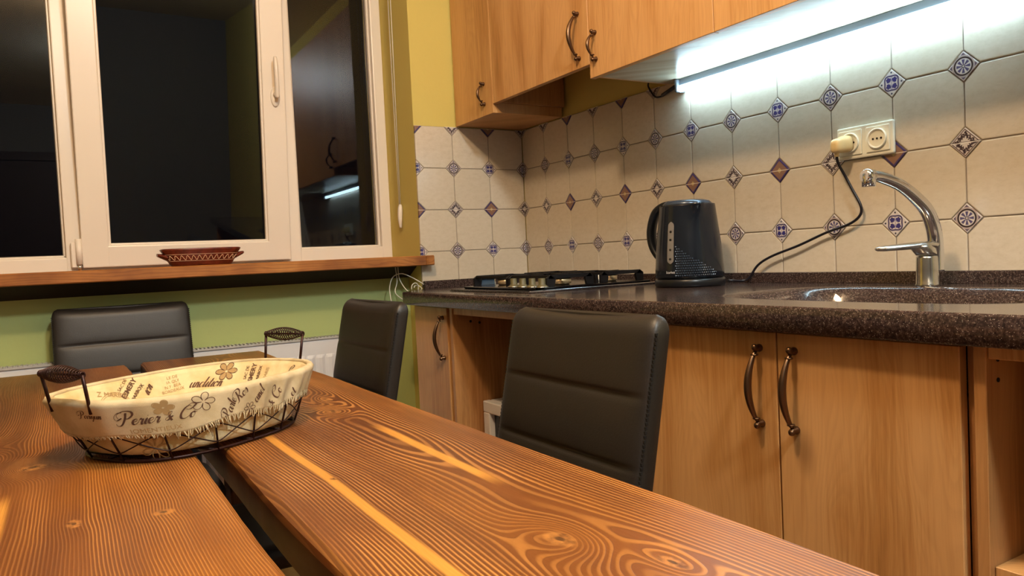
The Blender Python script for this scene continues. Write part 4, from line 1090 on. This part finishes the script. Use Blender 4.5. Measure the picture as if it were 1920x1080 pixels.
for k in range(300):
    l = PER*(k+rn.random()*.7)/300; s = flap_len(l); right_end = l/PER > .62
    ln_ = (.085 if right_end else .03)*(.6+.8*rn.random())
    p0 = flapsurf(l, s-.02, .0004); p1 = flapsurf(l+rn.uniform(-.003, .003), s+ln_, rn.uniform(.0, .003 if right_end else .001))
    tube(b, [p0, (p0+p1)/2+Vector((rn.uniform(-.0006, .0006), 0, 0)), p1], [.0010, .0009, .0005], 4, caps=False)
o = obj('fringe', b, CLOTHF, ba, fix=False); o['kind'] = 'stuff'
# printed lettering and flowers
def outer(l0, s0, rot=0, body=False, flip=1):
    cr_, sr_ = cos(rot), sin(rot)
    def fn(a, h):
        a2, h2 = a*cr_-h*sr_, a*sr_+h*cr_
        s = s0-h2/.10
        if body: return linsurf(l0+a2, s, -.0040)
        return flapsurf(l0+a2, s, .0008)
    return fn
def inner(l0, s0, rot=0):
    cr_, sr_ = cos(rot), sin(rot)
    def fn(a, h):
        a2, h2 = a*cr_-h*sr_, a*sr_+h*cr_
        return linsurf(l0-a2, s0-h2/.10, -.0075)
    return fn
def flower(bm, fn, r, n=6, w_=.0007, fill=None):
    for k in range(n):
        a0 = 2*pi*k/n; pts = []
        for q in range(13):
            t = q/12; rr = r*sin(pi*min(1, t*1.0))**.6*(.35+.65*sin(pi*t)); aa = a0+(t-.5)*2*pi/n*1.05
            rr = r*(.15+.85*sin(pi*t)**.55)
            pts.append((rr*cos(aa), rr*sin(aa)))
        for (p, q_) in zip(pts[:-1], pts[1:]):
            d_ = Vector((q_[0]-p[0], q_[1]-p[1])); 
            if d_.length < 1e-6: continue
            nn = Vector((-d_.y, d_.x)).normalized()*w_
            vs_ = [bm.verts.new(fn(p[0]+nn.x, p[1]+nn.y)), bm.verts.new(fn(q_[0]+nn.x, q_[1]+nn.y)), bm.verts.new(fn(q_[0]-nn.x, q_[1]-nn.y)), bm.verts.new(fn(p[0]-nn.x, p[1]-nn.y))]
            bm.faces.new(vs_)
        if fill is not None:
            c = [fill.verts.new(fn(x_*.93, y_*.93)) for x_, y_ in pts]
            try: fill.faces.new(c)
            except ValueError: pass
P_ = PER
def pr(ink, txt, size, fn, bold=0):
    b = newbm(); put_text(b, txt, size, fn, 0, bold); obj('printed_text', b, ink, ba, fix=False)
def sc(ink, txt, xh, fn, wd=.2):
    b = newbm(); put_script(b, txt, xh, fn, wd); obj('printed_text', b, ink, ba, fix=False)
def fw(ink, fn, r, n=6, fill=True, w_=.0006):
    b = newbm(); flower(b, fn, r, n, w_)
    o = obj('printed_flower', b, ink, ba, fix=False)
    if fill:
        b = newbm(); flower(newbm(), fn, r, n, w_, b); obj('petal_fill', b, INK2, o, fix=False)
sc(INK, 'Perier & Co', .0092, outer(.607*P_, .345, .02), .22)
pr(INK2, 'IOMENTIEUX', .0105, outer(.602*P_, .50, .0))
sc(INK, 'Pariyum', .0052, outer(.528*P_, .24, 0), .22)
sc(INK, 'Parle', .0075, outer(.706*P_, .36, 1.2), .22); sc(INK, 'Ros', .0075, outer(.722*P_, .18, .8), .22)
sc(INK, 'amel', .0070, outer(.752*P_, .24, 1.0), .22); sc(INK, '& Co', .0075, outer(.785*P_, .36, 1.1), .22); sc(INK, 'et', .007, outer(.825*P_, .38, 1.0), .22)
fw(INK, outer(.664*P_, .12), .016, 5, False, .0005); fw(INK, outer(.733*P_, .40), .010, 6, False, .0005)
fw(INK2, outer(.617*P_, .12), .013, 5)
fw(INK2, outer(.588*P_, .80, body=True), .022, 7, False, .0008)
pr(INK2, 'LUMINEUX', .010, outer(.647*P_, .66, -.1, True)); pr(INK2, 'de Paris', .008, outer(.647*P_, .77, -.1, True))
sc(INK, 'amour', .0062, inner(.352*P_, .34, -.6), .22); sc(INK, 'Parfum', .0045, inner(.395*P_, .30, -.4), .22)
pr(INK2, 'Z MARBO', .0125, inner(.300*P_, .26, -.25))
b = newbm()
for rr in (.032, .029):
    fnc = inner(.300*P_, .50)
    for k in range(48):
        a0, a1 = pi*k/48, pi*(k+1)/48
        b.faces.new([b.verts.new(fnc(q*cos(a), q*sin(a))) for q, a in ((rr, a0), (rr, a1), (rr-.0007, a1), (rr-.0007, a0))])
obj('printed_ring', b, INK2, ba, fix=False)
pr(INK, 'SAC DE', .008, inner(.275*P_, .11, .8)); pr(INK, 'ESMERY', .0125, inner(.264*P_, .20, .8), .0003); pr(INK, 'BARBOX', .009, inner(.252*P_, .29, .8), .0002)
sc(INK, 'ion', .0090, inner(.231*P_, .30, .9), .22)
for q in range(4): pr(INK2, ('LE DE', 'IA QUI', 'N.Y. BEA', 'BORDEAUX')[q], .0080, inner(.189*P_, .14+q*.085, .1))
sc(INK, 'undition', .0095, inner(.132*P_, .40, -.1), .22)
fw(INK, inner(.097*P_, .15), .018, 6)
pr(INK, 'SAC DE', .008, inner(.060*P_, .22, 1.45)); pr(INK, 'ESMERY', .012, inner(.048*P_, .25, 1.45), .0003); pr(INK, 'BARBOX', .008, inner(.036*P_, .25, 1.45), .0002)
pr(INK2, 'PARIS', .009, inner(.020*P_, .24, 1.4)); sc(INK, 'Co', .0065, inner(.966*P_, .24, .2), .22)
# ceiling lamp (out of frame, holds the bulb light)
cl = thing('ceiling_lamp', 'small ceiling lamp above the table', 'lamp', (-1.36, -1.74, H))
b = newbm(); lathe(b, (-1.36, -1.74, H-.04), [(.0, .0395), (.06, .0395), (.058, .02), (.02, .0), (.012, -.06), (.02, -.075), (.02, -.10), (0, -.10)], 24); obj('lamp_base', b, WHITE, cl)
